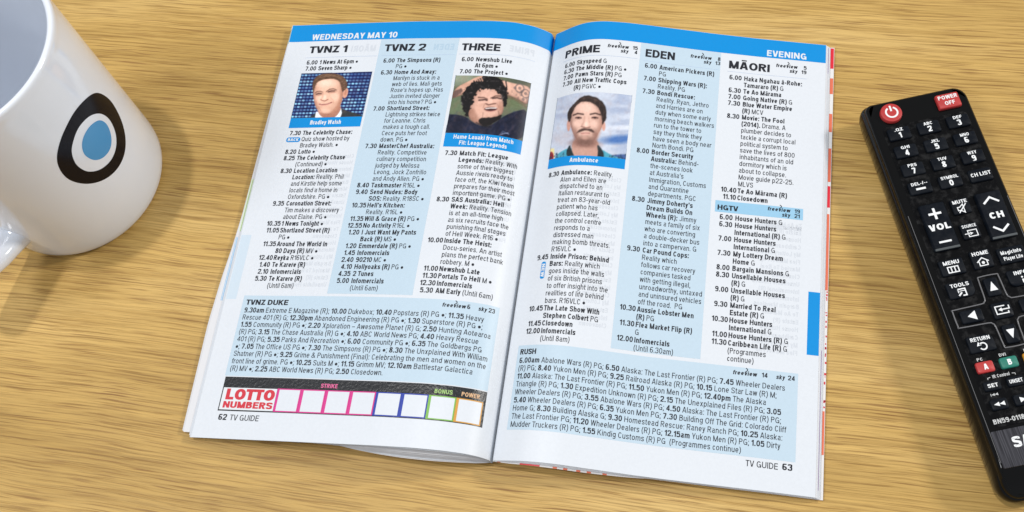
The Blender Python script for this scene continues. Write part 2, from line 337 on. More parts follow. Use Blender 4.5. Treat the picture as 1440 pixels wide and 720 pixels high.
# ------------------------------------------------------------------ magazine surface
W, H = 124., 200.
PT = {k: np.array(v) for k, v in dict(sb=(1.17, .96, 6.), st=(79.32, 182.65, 5.), TL=(-37.05, 232.45, 3.), TR=(191.23, 136.93, 3.), BL=(-114.11, 46.53, 3.), BR=(113.39, -46.6, 3.)).items()}
PROF = {'L': (([0, 2, 4.4, 8.8, 17.7, 26.9, 35.8, 64.5, 93.9, 125], [5, 6.8, 8.5, 11.1, 13.5, 13.8, 13.3, 10.8, 7.3, 3.2]),
              ([0, 2, 4.4, 8.8, 17.7, 28, 44, 57, 82, 107, 125], [6, 9.5, 12, 14.8, 17, 17.6, 16.2, 14.1, 10.2, 6, 3.2])),
        'R': (([0, 2, 4.4, 9.1, 14.1, 19, 24.1, 33.5, 43.2, 52.6, 71.7, 90.7, 110, 125], [5, 6.4, 8, 11.7, 14.7, 16.2, 16.7, 16, 14.5, 12.9, 9.7, 7, 4.8, 3.1]),
              ([0, 2, 4.9, 12.5, 19.7, 26.8, 40, 54, 65, 83, 103, 125], [6, 7.4, 8.8, 11.8, 12.9, 12.7, 10.4, 8, 6.9, 5.8, 4.9, 3.1]))}
def curve(P0, P1, xs, zs):
    t = np.linspace(0, 1, 401); xx = t*np.hypot(*(P1-P0)[:2]); z = np.interp(xx, xs, zs); k = np.ones(13)/13.
    for _ in range(2):
        zp = np.concatenate([2*z[0]-z[1:13][::-1], z, 2*z[-1]-z[-13:-1][::-1]]); z = np.convolve(zp, k, 'same')[12:-12]
    P = np.concatenate([P0[None, :2]+(P1-P0)[None, :2]*t[:, None], z[:, None]], 1)
    s = np.concatenate([[0], np.cumsum(np.linalg.norm(np.diff(P, axis=0), axis=1))]); return P, s/s[-1]
CV = {k: (curve(PT['st'], PT['T'+k], *PROF[k][0]), curve(PT['sb'], PT['B'+k], *PROF[k][1])) for k in 'LR'}
def surf(side, u, v):
    (T, sT), (B, sB) = CV[side]; u = np.asarray(u, float); v = np.asarray(v, float)
    uc = np.clip(u, 0, W); ex = (u-uc)
    a = np.stack([np.interp(uc/W, sT, T[:, i]) for i in range(3)], -1); b = np.stack([np.interp(uc/W, sB, B[:, i]) for i in range(3)], -1)
    ea = (T[-1]-T[-12]); ea = ea/np.linalg.norm(ea[:2]); eb = (B[-1]-B[-12]); eb = eb/np.linalg.norm(eb[:2]); ea[2] *= .3; eb[2] *= .3
    a = a+ex[..., None]*ea; b = b+ex[..., None]*eb
    o = b+(a-b)*(v/H)[..., None]; o[..., 2] += .32*np.sin(v/13.+np.clip(u, 0, W)/21.)*np.sin(np.clip(u, 0, W)/W*math.pi)*np.sin(np.clip(v/H, 0, 1)*math.pi); o[..., 2] -= 3.6*np.exp(-(np.clip(u, 0, W)/.75)**2); return o
def surf_n(side, u, v, lift):
    P = surf(side, u, v); du = surf(side, np.clip(u+.4, 0, W), v)-surf(side, np.clip(u-.4, 0, W), v); dv = surf(side, u, v+1)-surf(side, u, v-1)
    n = np.cross(du, dv); n /= np.linalg.norm(n, axis=-1, keepdims=True); n *= np.sign(n[..., 2:3]); return P+n*np.asarray(lift)[..., None]
def X2u(side, x): return W-np.asarray(x, float) if side == 'L' else np.asarray(x, float)
def grid_faces(nu, nv):
    F = []
    for j in range(nv-1):
        for i in range(nu-1): a = j*nu+i; F.append((a, a+1, a+nu+1, a+nu))
    return F
def orient(F, side): return [f[::-1] for f in F] if side == 'L' else F
magazine = empty('open_magazine', (0, 0, 0))
tag(magazine, 'open television listings magazine lying spread on the oak table between the mug and the remote', 'magazine')
def sheet(side, fn, m, name, nu=150, nv=61, parent=magazine, smooth=True):
    us = np.linspace(0, 1, nu)**1.35; V = []
    for v in np.linspace(0, 1, nv): V.append(fn(us, v))
    V = np.concatenate(V); me = mesh(name, V, orient(grid_faces(nu, nv), side), m, parent, smooth); return me
page = {}
for sd in 'LR':
    page[sd] = sheet(sd, lambda a, v, sd=sd: surf(sd, a*W, np.full_like(a, v*H)), PAPER, 'page')
    page[sd]['label'] = 'left hand page with a lotto numbers panel' if sd == 'L' else 'right hand page with a blue side tab'
# sheets below the open pages
def under(side, i, k, dz, du_t, dv_b, dv_t, m=None, bulge=0):
    """du_t: (v list, extra width list)"""
    def fn(a, v):
        vv = -dv_b*(1-v)*-1+v*H+(0) ; vv = v*(H+dv_t)+(1-v)*dv_b
        ex = np.interp(vv, *du_t); u = a*(W+ex)
        low = (1-v)**2; sh = dv_b*(1-v)*(np.clip(u/W, 0, 1)**1.6-1)-bulge*low*np.sin(np.pi*np.clip(u/62., 0, 1))**.8
        P = surf(side, u, vv+sh); flat = 3.1
        P[:, 2] = P[:, 2]*(1-k)+flat*k-dz*np.clip(.25+u/12., 0, 1)
        P[:, 2] = np.maximum(P[:, 2], .25+.02*(12-i)); return P
    o = sheet(side, fn, m or PAPER_EDGE, 'sheet', 90, 41); o_fn = fn
    return o, fn
VT = [0, 50, 70, 85, 100, 145, 200]; DT = [5.4, 6.0, 5.0, 3.6, 2.7, 2.0, .9]
lsh = [(.02, .30, .10, .0), (.04, .55, .16, .2), (.06, .8, .26, 1.0), (.30, 1.0, .8, 2.2), (.38, 1.2, .9, 2.6), (.46, 1.45, .95, 2.9), (.52, 1.7, .98, 3.1), (.56, 2.0, 1.0, 3.3)]
LF = []
for i, (k, dz, fr, dv) in enumerate(lsh): LF.append(under('L', i+1, k, dz, (VT, [d*fr for d in DT]), dv, -.4*i/8, PAPER if i < 3 or i == 7 else None, [0, 0, .3, 1.0, 1.3, 1.5, 1.7, 2.1][i])[1])
rsh = [(.01, .28, .55, .0), (.015, .55, .9, .1), (.02, .8, 1.15, .15), (.03, 1.05, 1.5, .2), (.04, 1.3, 1.75, .1), (.05, 1.6, 2.0, .0)]
RF = []
for i, (k, dz, du, dv) in enumerate(rsh): RF.append(under('R', i+1, k, dz, ([0, 200], [du*1.0, du]), -dv, -.3, PAPER if i % 2 else None, .12*i)[1])
COVER = paper_mat('cover_white', (.78, .76, .76))
cv_o, cvf = under('R', 8, .06, 2.0, ([0, 100, 200], [3.0, 3.3, 3.7]), -.3, .2, COVER, 1.2); cv_o.name = 'cover'
cv2, cvl = under('L', 9, .6, 2.25, (VT, [d*1.03 for d in DT]), 3.5, -.5, COVER, 2.4); cv2.name = 'cover'
RED = mat('cover_red_print', (.72, .02, .04), .4); CORAL = mat('cover_coral_print', (.75, .17, .09), .4); PURP = mat('plum_print', (.22, .07, .28), .5)
OLIVE = mat('olive_print', (.22, .34, .04), .5); LIME = mat('pale_lime_print', (.66, .78, .55), .5); SKY = mat('pale_sky_print', (.20, .50, .80), .5)
def strip(side, fn, du, m, v0, v1, a0, a1, name, parent, lift=.03, nv=8):
    """a printed patch on an under sheet: a0..a1 are mm beyond the top page's edge"""
    V = []
    for v in np.linspace(v0, v1, nv)/H:
        tot = W+np.interp(v*H, *du); P = fn(np.array([(W+a0)/tot, (W+a1)/tot]), v); P[:, 2] += lift; V.append(P)
    return mesh(name, np.concatenate(V), orient(grid_faces(2, nv), side), m, parent)
cdu = ([0, 100, 200], [3.0, 3.3, 3.7])
for v0, v1, m in ((189, 199.6, RED), (176, 184, CORAL), (157, 166, CORAL), (133, 149, CORAL), (121, 131, RED), (84, 118, CORAL), (17, 34, CORAL)):
    a1 = np.interp(v0, *cdu)-.15
    strip('R', cvf, cdu, m, v0, v1, .7 if m is not RED else 1.6, a1, 'cover_print', cv_o)
def foot_print(u0, u1, va, vb, m):
    n_ = 8; us = np.linspace(u0, u1, n_)/(W+3.0); V = []
    for v in (va/H, vb/H): P = cvf(us, v); P[:, 2] += .04; V.append(P)
    mesh('cover_print', np.concatenate(V), grid_faces(n_, 2), m, cv_o)
foot_print(13, 21, .0, 1.6, RED)
for u0 in (3, 26, 30, 35, 39, 45): foot_print(u0, u0+1.6, .0, .8, CORAL)
for v0 in RNG.uniform(34, 84, 22):   # flecks of lettering on the back cover's edge
    strip('R', cvf, cdu, LRED, v0, v0+RNG.uniform(.4, 1.3), 2.3+RNG.uniform(0, .4), 2.8+RNG.uniform(0, .4), 'cover_print', cv_o, nv=2)
strip('R', RF[2], ([0, 200], [1.15, 1.15]), PURP, 3, 58, .75, 1.12, 'edge_print', magazine)
strip('R', RF[2], ([0, 200], [1.15, 1.15]), PURP, 186, 199.4, .75, 1.12, 'edge_print', magazine)
d0 = (VT, [d*.10 for d in DT]); d2 = (VT, [d*.26 for d in DT])
d3 = (VT, [d*.8 for d in DT])
strip('L', LF[2], d2, OLIVE, 190, 199.3, .1, .24, 'edge_print', magazine)
strip('L', LF[3], d3, OLIVE, 190, 198.5, .15, .68, 'edge_print', magazine)
strip('L', LF[3], d3, LIME, 91, 117, .8, 1.9, 'edge_print', magazine)
strip('L', LF[3], d3, OLIVE, 91, 117, 1.15, 1.32, 'edge_print', magazine, .05)
strip('L', LF[3], d3, SKY, 58, 88, 1.7, 2.0, 'edge_print', magazine)
strip('L', LF[3], d3, SKY, 58, 88, 2.3, 2.5, 'edge_print', magazine)

# ------------------------------------------------------------------ things printed on the pages
L_TINT, L_RULE, L_TXT = .03, .045, .06
def to_page(side, ink, name, m, base=L_TXT, mirror=None):
    V, T = ink.data(); x = V[:, 0]
    P = surf_n(side, X2u(side, x), V[:, 1], V[:, 2]+base)
    return mesh(name, P, T, m, page[side])
def panel(side, x0, x1, v0, v1, m, name, lift=L_TINT):
    nu = max(2, int(abs(x1-x0)/(.3 if v0 > 190 else .9))+2); nv = int((v1-v0)/3.5)+2
    X, Vv = np.meshgrid(np.linspace(x0, x1, nu), np.linspace(v0, v1, nv)); X = X.ravel(); Vv = Vv.ravel()
    return mesh(name, surf_n(side, X2u(side, X), Vv, np.full(len(X), lift)), grid_faces(nu, nv), m, page[side], True)
SXR = 24.7/text_run('Lightning strikes twice', 2.28/CAP, 1, REG)[2]
SXB = 25.1/text_run('MasterChef Australia:', 2.28/CAP, 1, REG)[2]
print('SX', SXR, SXB, CAP)
CAPH = 2.28
def rich(inkB, inkR, s, x, y, k=1.0, capk=1.0):
    """*bold* regular markup"""
    for i, part in enumerate(s.split('*')):
        if not part: continue
        if i % 2: x += inkB.text(part, x, y, CAPH*capk, SXB*k, BOLD)
        else: x += inkR.text(part, x, y, CAPH*capk, SXR*k, REGP)
    return x
def column(side, lines, xt, y0, pitch, name='listing_text'):
    """lines: (time, text); text in *bold* / regular"""
    B = Ink()
    for i, (t, s) in enumerate(lines):
        y = y0-pitch*i
        if t: B.text(t, xt-.9 if len(t) < 5 else xt-.35, y, CAPH, SXB*1.02, BOLD, 'r')
        if s: rich(B, B, s, xt, y)
    return to_page(side, B, name, INK)
def heading(side, s, x, y, cap, w):
    k = Ink(); k.text(s, x, y, cap, 1, .205, width=w, track=-.05); return to_page(side, k, 'channel_heading', INK)
def rule(side, x0, x1, v):
    return panel(side, x0, x1, v-.06, v+.06, RULE, 'rule_line', L_RULE)
def freeview(side, xr, y1, n1, y2, n2, one=False):
    k = Ink()
    def fv(xr, y):
        w = 9.3; k.text('freeview', xr-w, y, 1.75, 1, BOLD, width=w, shear=.12)
        k.stroke(_cm([(xr-w+4.6, y+1.2), (xr-w+5.5, y+1.9), (xr-w+5.6, y+2.5), (xr-w+5.0, y+3.0)]), .32, .02)
    if one:
        q = 1.0 if side == 'L' else 1.15
        fv(xr-11.6*q-(0 if side == 'L' else 1.2), y1); k.text(n1, xr-10.6*q-.6, y1, 1.9, SXB*1.1, BOLD)
        k.text('sky', xr-3.4*q, y1, 1.8, SXB*1.1, BOLD, 'r', shear=.15); k.text(n2, xr, y1, 1.9, SXB*1.1, BOLD, 'r')
    else:
        fv(xr-4.0, y1); k.text(n1, xr, y1, 1.8, SXB*1.15, BOLD, 'r')
        k.text('sky', xr-4.0, y2, 1.8, SXB*1.1, BOLD, 'r', shear=.15); k.text(n2, xr, y2, 1.8, SXB*1.15, BOLD, 'r')
    return to_page(side, k, 'provider_logo', INK)

# left page ---------------------------------------------------------------
panel('L', .15, 123.95, 190.45, 199.9, CYAN, 'header_band')
panel('L', 45.6, 82.0, 62.9, 190.4, TINT, 'tint_panel')
panel('L', 8.5, 117.3, 26.2, 61.7, TINT, 'tint_panel')
k = Ink(); k.text('WEDNESDAY MAY 10', 11.2, 191.2, 3.15, 1, .19, width=41.8); to_page('L', k, 'header_text', INKW)
heading('L', 'TVNZ 1', 11.3, 183.8, 3.85, 18.8); heading('L', 'TVNZ 2', 47.9, 183.6, 3.85, 19.4); heading('L', 'THREE', 83.6, 183.5, 3.9, 17.4)
rule('L', 10.3, 45.1, 181.3); rule('L', 47.2, 81.0, 181.3); rule('L', 82.9, 116.5, 181.6)
P = 3.236
column('L', [('6.00', '*1 News At 6pm* •'), ('7.00', '*Seven Sharp* •')], 17.9, 177.5, 3.3)
column('L', [('7.30', '*The Celebrity Chase:*'), ('', 'Quiz show hosted by'), ('', 'Bradley Walsh. •'), ('8.20', '*Lotto* •'), ('8.25', '*The Celebrity Chase*'), ('', '(Continued) •'),
             ('8.30', '*Location Location*'), ('', '*Location:* Reality. Phil'), ('', 'and Kirstie help some'), ('', 'locals find a home in'), ('', 'Oxfordshire. PG •'), ('9.35', '*Coronation Street:*'),
             ('', 'Tim makes a discovery'), ('', 'about Elaine. PG •'), ('10.35', '*1 News Tonight* •'), ('11.05', '*Shortland Street (R)*'), ('', 'PG •'), ('11.35', '*Around The World In*'),
             ('', '*80 Days (R)* MV •'), ('12.40', '*Reyka* R16VLC •'), ('1.40', '*Te Karere (R)*'), ('2.10', '*Infomercials*'), ('5.30', '*Te Karere (R)*'), ('', '(Until 6am)')], 17.8, 139.7, P)
column('L', [('6.00', '*The Simpsons (R)*'), ('', 'PG •'), ('6.30', '*Home And Away:*'), ('', 'Marilyn is stuck in a'), ('', 'web of lies. Mali gets'), ('', "Rose's hopes up. Has"), ('', 'Justin invited danger'), ('', 'into his home? PG •'),
             ('7.00', '*Shortland Street:*'), ('', 'Lightning strikes twice'), ('', 'for Leanne. Chris'), ('', 'makes a tough call.'), ('', 'Cece puts her foot'), ('', 'down. PG •'),
             ('7.30', '*MasterChef Australia:*'), ('', 'Reality. Competitive'), ('', 'culinary competition'), ('', 'judged by Melissa'), ('', 'Leong, Jock Zonfrillo'), ('', 'and Andy Allen. PG •'),
             ('8.40', '*Taskmaster* R16L •'), ('9.40', '*Send Nudes: Body*'), ('', '*SOS:* Reality. R18SC •'), ('10.35', "*Hell's Kitchen:*"), ('', 'Reality. R16L •'), ('11.35', '*Will & Grace (R)* PG •'), ('12.55', '*No Activity* R16L •'),
             ('1.20', '*I Just Want My Pants*'), ('', '*Back (R)* MS •'), ('1.20', '*Emmerdale (R)* PG •'), ('1.45', '*Infomercials*'), ('2.40', '*90210* MC •'), ('4.10', '*Hollyoaks (R)* PG •'), ('4.35', '*2 Tunes*'), ('5.00', '*Infomercials*'), ('', '(Until 6am)')], 55.0, 177.4, P-.01)
column('L', [('6.00', '*Newshub Live*'), ('', '*At 6pm* •'), ('7.00', '*The Project* •')], 91.0, 177.6, 3.28)
column('L', [('7.30', '*Match Fit: League*'), ('', '*Legends:* Reality. With'), ('', 'some of their biggest'), ('', 'Aussie rivals ready to'), ('', 'face off, the Kiwi team'), ('', 'prepares for their most'), ('', 'important game. PG •'),
             ('8.30', '*SAS Australia: Hell*'), ('', '*Week:* Reality. Tension'), ('', 'is at an all-time high'), ('', 'as six recruits face the'), ('', 'punishing final stages'), ('', 'of Hell Week. R16 •'), ('10.00', '*Inside The Heist:*'),
             ('', 'Docu-series. An artist'), ('', 'plans the perfect bank'), ('', 'robbery. M •'), ('11.00', '*Newshub Late*'), ('11.30', '*Portals To Hell* M •'), ('12.30', '*Infomercials*'), ('5.30', '*AM Early* (Until 6am)')], 91.0, 129.0, P)
heading('L', 'TVNZ DUKE', 10.0, 57.5, 2.35, 19.3)
freeview('L', 115.5, 58.6, '6', 0, '23', True)
duke = ["*9.30am* Extreme E Magazine (R); *10.00* Dukebox; *10.40* Popstars (R) PG •; *11.35* Heavy", "Rescue 401 (R) G; *12.30pm* Abandoned Engineering (R) PG •; *1.30* Superstore (R) PG •;",
        "*1.55* Community (R) PG •; *2.20* Xploration – Awesome Planet (R) G; *2.50* Hunting Aotearoa", "(R) PG; *3.15* The Chase Australia (R) G •; *4.10* ABC World News PG; *4.40* Heavy Rescue",
        "401 (R) PG; *5.35* Parks And Recreation •; *6.00* Community PG •; *6.35* The Goldbergs PG", "•; *7.05* The Office US PG •; *7.30* The Simpsons (R) PG •; *8.30* The Unxplained With William",
        "Shatner (R) PG •; *9.25* Grime & Punishment (Final): Celebrating the men and women on the", "front line of grime. PG •; *10.25* Suits M •; *11.15* Grimm MV; *12.10am* Battlestar Galactica", "(R) MV •; *2.25* ABC World News (R) PG; *2.50* Closedown."]
def run_paragraph(side, lines, x, y0, pitch, w1):
    t = Ink(); k = w1/(rich(t, t, lines[0], 0, 0)); B = Ink()
    for i, s in enumerate(lines): rich(B, B, s, x, y0-pitch*i, k)
    return to_page(side, B, 'listing_text', INK)
run_paragraph('L', duke, 10.0, 54.0, 3.21, 101.6)
# lotto strip
panel('L', 8.9, 117.3, 11.4, 25.8, BLACKP, 'lotto_strip')
panel('L', 9.35, 33.0, 11.95, 21.2, INKW, 'lotto_label', .045)
k = Ink(); k.text('LOTTO', 10.6, 16.15, 4.6, 1, .25, width=21.8, track=-.08); to_page('L', k, 'lotto_lettering', LRED)
k = Ink(); k.text('NUMBERS', 10.4, 12.7, 2.75, 1, .23, width=22.0, track=-.06); to_page('L', k, 'lotto_lettering', LRED)
bars = [MAG]*4+[NAVY]*2+[GREEN, ORANGE]
for i in range(8):
    x0 = 33.1+10.4*i; panel('L', x0, x0+10.35, 11.75, 21.4, bars[i], 'number_frame', .045)
    panel('L', x0+1.0, x0+9.85, 12.2, 20.95, PAPER, 'number_box', .062)
for s, x, m in (('STRIKE', 51.2, PINKT), ('BONUS', 97.2, GREENT), ('POWER', 107.4, TAN)):
    k = Ink(); k.text(s, x, 22.3, 1.75, 1, BOLD, width=7.2 if s != 'BONUS' else 7.0); to_page('L', k, 'lotto_caption', m)
k = Ink(); k.text('62', 9.9, 7.6, 2.45, 1, .2, width=3.9); k.text('TV GUIDE', 15.0, 7.6, 2.35, 1, REGP, width=13.0); to_page('L', k, 'page_footer', INK)
# BACK badge
def badge(side, x0, x1, v0, v1, s, vertical=False):
    r = min(x1-x0, v1-v0)/2*.8; pts = []
    for cx, cy, a in ((x1-r, v1-r, 0), (x0+r, v1-r, 90), (x0+r, v0+r, 180), (x1-r, v0+r, 270)):
        for t in np.radians(np.linspace(a, a+90, 6)): pts.append((cx+r*math.cos(t), cy+r*math.sin(t)))
    k = Ink(); k.poly(pts); b = to_page(side, k, 'badge', CYAN, .035)
    k = Ink()
    if vertical: k.text(s, (x0+x1)/2+.75, v1-.7, 1.5, 1, HEAVY, width=v1-v0-1.4, rot=-math.pi/2) if False else k.text(s, (x0+x1)/2-.7, v1-.8, 1.45, 1, HEAVY, width=v1-v0-1.5, rot=-math.pi/2)
    else: k.text(s, (x0+x1)/2, (v0+v1)/2-.7, 1.45, 1, HEAVY, 'c', width=x1-x0-1.3)
    t = to_page(side, k, 'badge_text', INKW, .07); return b
badge('L', 10.6, 17.3, 136.1, 138.6, 'BACK')

# right page --------------------------------------------------------------
panel('R', .05, 123.85, 190.5, 199.9, CYAN, 'header_band')
panel('R', 43.5, 78.6, 48.5, 190.4, TINT, 'tint_panel')
panel('R', 5.7, 116.3, 12.2, 47.0, TINT, 'tint_panel')
panel('R', 80.4, 116.2, 113.0, 118.2, TINT2, 'tint_panel')
panel('R', 119.3, 123.9, 55.2, 81.8, CYAN, 'side_tab')
k = Ink(); k.text('EVENING', 98.2, 191.3, 3.1, 1, .19, width=17.5); to_page('R', k, 'header_text', INKW)
heading('R', 'PRIME', 8.6, 183.5, 3.95, 17.4); heading('R', 'EDEN', 45.5, 183.6, 3.95, 13.2); heading('R', 'MĀORI', 82.0, 183.0, 3.9, 18.0)
freeview('R', 42.3, 186.4, '15', 184.2, '4'); freeview('R', 78.6, 186.1, '8', 183.9, '13'); freeview('R', 115.8, 186.1, '5', 183.8, '19')
rule('R', 8.2, 42.5, 182.0); rule('R', 45.0, 78.0, 181.5); rule('R', 81.8, 116.0, 181.4)
column('R', [('6.00', '*Skyspeed* G'), ('6.30', '*The Middle (R)* PG •'), ('7.00', '*Pawn Stars (R)* PG'), ('7.30', '*All New Traffic Cops*'), ('', '*(R)* PGVC •')], 15.9, 178.1, 3.28)
column('R', [('8.30', '*Ambulance:* Reality.'), ('', 'Alan and Ellen are'), ('', 'dispatched to an'), ('', 'Italian restaurant to'), ('', 'treat an 83-year-old'), ('', 'patient who has'), ('', 'collapsed. Later,'), ('', 'the control centre'), ('', 'responds to a'),
             ('', 'distressed man'), ('', 'making bomb threats.'), ('', 'R16VLC •'), ('9.45', '*Inside Prison: Behind*'), ('', '*Bars:* Reality which'), ('', 'goes inside the walls'), ('', 'of six British prisons'), ('', 'to offer insight into the'), ('', 'realities of life behind'),
             ('', 'bars. R16VLC •'), ('10.45', '*The Late Show With*'), ('', '*Stephen Colbert* PG'), ('11.45', '*Closedown*'), ('12.00', '*Infomercials*'), ('', '(Until 8am)')], 15.1, 123.0, 3.235)
badge('R', 11.4, 13.4, 75.6, 83.2, 'NEW', True)
column('R', [('6.00', '*American Pickers (R)*'), ('', 'PG'), ('7.00', '*Shipping Wars (R):*'), ('', 'Reality. PG'), ('7.30', '*Bondi Rescue:*'), ('', 'Reality. Ryan, Jethro'), ('', 'and Harries are on'), ('', 'duty when some early'), ('', 'morning beach walkers'), ('', 'run to the tower to'),
             ('', 'say they think they'), ('', 'have seen a body near'), ('', 'North Bondi. PG'), ('8.00', '*Border Security*'), ('', '*Australia:* Behind-'), ('', 'the-scenes look'), ('', "at Australia's"), ('', 'Immigration, Customs'), ('', 'and Quarantine'), ('', 'departments. PGC'),
             ('8.30', "*Jimmy Doherty's*"), ('', '*Dream Builds On*'), ('', '*Wheels (R):* Jimmy'), ('', 'meets a family of six'), ('', 'who are converting'), ('', 'a double-decker bus'), ('', 'into a campervan. G'), ('9.30', '*Car Pound Cops:*'), ('', 'Reality which'), ('', 'follows car recovery'),
             ('', 'companies tasked'), ('', 'with getting illegal,'), ('', 'unroadworthy, untaxed'), ('', 'and uninsured vehicles'), ('', 'off the road.  PG'), ('10.30', '*Aussie Lobster Men*'), ('', '*(R)* PG'), ('11.30', '*Flea Market Flip (R)*'), ('', 'G'), ('12.00', '*Infomercials*'), ('', '(Until 6.30am)')], 52.3, 178.0, 3.228)
column('R', [('6.00', '*Haka Ngahau ā-Rohe:*'), ('', '*Tamararo (R)* G'), ('6.30', '*Te Ao Mārama*'), ('7.00', '*Going Native (R)* G'), ('7.30', '*Blue Water Empire*'), ('', '*(R)* MCV'), ('8.30', '*Movie: The Fool*'), ('', '*(2014).* Drama. A'), ('', 'plumber decides to'), ('', 'tackle a corrupt local'), ('', 'political system to'),
             ('', 'save the lives of 800'), ('', 'inhabitants of an old'), ('', 'dormitory which is'), ('', 'about to collapse.'), ('', 'Movie guide p22-25.'), ('', 'MLVS'), ('10.40', '*Te Ao Mārama (R)*'), ('11.10', '*Closedown*')], 89.1, 177.4, 3.235)
heading('R', 'HGTV', 81.2, 114.0, 2.3, 8.6); freeview('R', 115.0, 115.9, '19', 113.7, '21')
column('R', [('6.00', '*House Hunters* G'), ('6.30', '*House Hunters*'), ('', '*International (R)* G'), ('7.00', '*House Hunters*'), ('', '*International* G'), ('7.30', '*My Lottery Dream*'), ('', '*Home* G'), ('8.00', '*Bargain Mansions* G'), ('8.30', '*Unsellable Houses*'), ('', '*(R)* G'), ('9.00', '*Unsellable Houses*'), ('', '*(R)* G'),
             ('9.30', '*Married To Real*'), ('', '*Estate (R)* G'), ('10.30', '*House Hunters*'), ('', '*International* G'), ('11.00', '*House Hunters (R)* G'), ('11.30', '*Caribbean Life (R)* G'), ('', '(Programmes'), ('', 'continue)')], 88.8, 109.8, 3.2)
heading('R', 'RUSH', 6.8, 43.1, 2.3, 7.4); freeview('R', 115.2, 43.9, '14', 0, '24', True)
rush = ["*6.00am* Abalone Wars (R) PG; *6.50* Alaska: The Last Frontier (R) PG; *7.45* Wheeler Dealers", "(R) PG; *8.40* Yukon Men (R) PG; *9.25* Railroad Alaska (R) PG; *10.15* Lone Star Law (R) M;",
        "*11.00* Alaska: The Last Frontier (R) PG; *11.50* Yukon Men (R) PG; *12.40pm* The Alaska", "Triangle (R) PG; *1.30* Expedition Unknown (R) PG; *2.15* The Unexplained Files (R) PG; *3.05*",
        "Wheeler Dealers (R) PG; *3.55* Abalone Wars (R) PG; *4.50* Alaska: The Last Frontier (R) PG;", "*5.40* Wheeler Dealers (R) PG; *6.35* Yukon Men PG; *7.30* Building Off The Grid: Colorado Cliff",
        "Home G; *8.30* Building Alaska G; *9.30* Homestead Rescue: Raney Ranch PG; *10.25* Alaska:", "The Last Frontier PG; *11.20* Wheeler Dealers (R) PG; *12.15am* Yukon Men (R) PG; *1.05* Dirty", "Mudder Truckers (R) PG; *1.55* Kindig Customs (R) PG  (Programmes continue)"]
run_paragraph('R', rush, 7.0, 39.5, 3.27, 104.6)
k = Ink(); k.text('TV GUIDE', 97.9, 8.6, 2.35, 1, REGP, width=12.2); k.text('63', 111.4, 8.8, 2.45, 1, .2, width=4.0); to_page('R', k, 'page_footer', INK)

# faint mirrored print showing through from the back of each page
def ghost(side, blocks, m, y0s):
    k = Ink()
    for s, xr, y, cap, sx in blocks:
        V, T, w = text_run(s, cap/CAP, sx, BOLD if cap < 3 else HEAVY); V[:, 0] = xr-V[:, 0]; V[:, 1] += y; V[:, 2] *= .2; k.add(V, T[:, ::-1])
    to_page(side, k, 'show_through_print', m, y0s)
gl = [('MĀORI', 44.0, 183.9, 3.4, .95), ('PRIME', 116.0, 184.0, 3.4, .95)]
gt = ['Closedown', 'House Hunters', 'International (R)', 'My Lottery Dream', 'Bargain Mansions', 'Married To Real', 'Estate (R)', 'Unsellable Houses', 'Caribbean Life', 'Infomercials', 'Flea Market Flip', 'Te Ao Mārama']
for j, y in enumerate(np.arange(127.5, 66, -3.236)): gl.append((gt[j % 12], 44.5, y, 2.0, SXB)); gl.append((gt[(j*5+3) % 12], 115.5, y+38 if y+38 < 127 else y-1.5, 2.0, SXB))
ghost('L', gl, GHOST, .012)
ghost('L', [('EDEN', 80.5, 183.9, 3.4, .95)], GHOST2, .034)
gr = [('TVNZ 2', 42.0, 176, 3.2, .9)][:0]
for j, y in enumerate(np.arange(121, 56, -3.235)): gr.append((gt[(j*3) % 12], 41.0, y, 2.0, SXB)); gr.append((gt[(j*7+2) % 12], 115.8, y-2 if not 110 < y-2 < 120 else 108, 2.0, SXB))
ghost('R', gr, GHOST, .012)
panel('L', .3, 5.0, 60, 90, mat('show_through_blue', (.59, .69, .78), .45), 'show_through_print', .01)

# ------------------------------------------------------------------ printed photographs
def paint(side, x0, x1, v0, v1, quad, bow, painter, nx=150, ny=110, name='photo'):
    """quad: TL,TR,BL,BR corners of the sketch coordinates used by the painter"""
    X, Y = np.meshgrid(np.linspace(0, 1, nx), np.linspace(0, 1, ny)); TL, TR, BL, BR = [np.array(q, float) for q in quad]
    Q = (TL*(1-X[..., None])+TR*X[..., None])*(1-Y[..., None])+(BL*(1-X[..., None])+BR*X[..., None])*Y[..., None]
    Q[..., 1] += -4*bow*X*(1-X)
    img = finish(painter(Q[..., 0], Q[..., 1]), Q)
    u = X2u(side, x0+(x1-x0)*X.ravel()); v = v1-(v1-v0)*Y.ravel()
    V = surf_n(side, u, v, np.full(len(u), .045))
    o = mesh(name, V, [f[::-1] for f in grid_faces(nx, ny)], PHOTO, page[side], True)
    ca = o.data.color_attributes.new('Col', 'FLOAT_COLOR', 'POINT'); c = np.ones((len(u), 4)); s = np.clip(img.reshape(-1, 3), 0, 255)/255.
    c[:, :3] = np.where(s <= .04045, s/12.92, ((s+.055)/1.055)**2.4); ca.data.foreach_set('color', c.ravel()); return o
def sdf_poly(x, y, pts):
    P = np.array(pts, float); d = np.full(x.shape, 1e18); s = np.ones(x.shape)
    for i in range(len(P)):
        a, b = P[i], P[i-1]; ex, ey = b-a; wx, wy = x-a[0], y-a[1]
        t = np.clip((wx*ex+wy*ey)/max(ex*ex+ey*ey, 1e-9), 0, 1); d = np.minimum(d, (wx-ex*t)**2+(wy-ey*t)**2)
        c1 = y >= a[1]; c2 = y < b[1]; c3 = ex*wy > ey*wx
        s = np.where((c1 & c2 & c3) | (~c1 & ~c2 & ~c3), -s, s)
    return s*np.sqrt(d)
def smooth_pts(pts, n=2):
    P = np.array(pts, float)
    for _ in range(n):
        Q = np.roll(P, -1, 0); P = np.stack([.75*P+.25*Q, .25*P+.75*Q], 1).reshape(-1, 2)
    return P
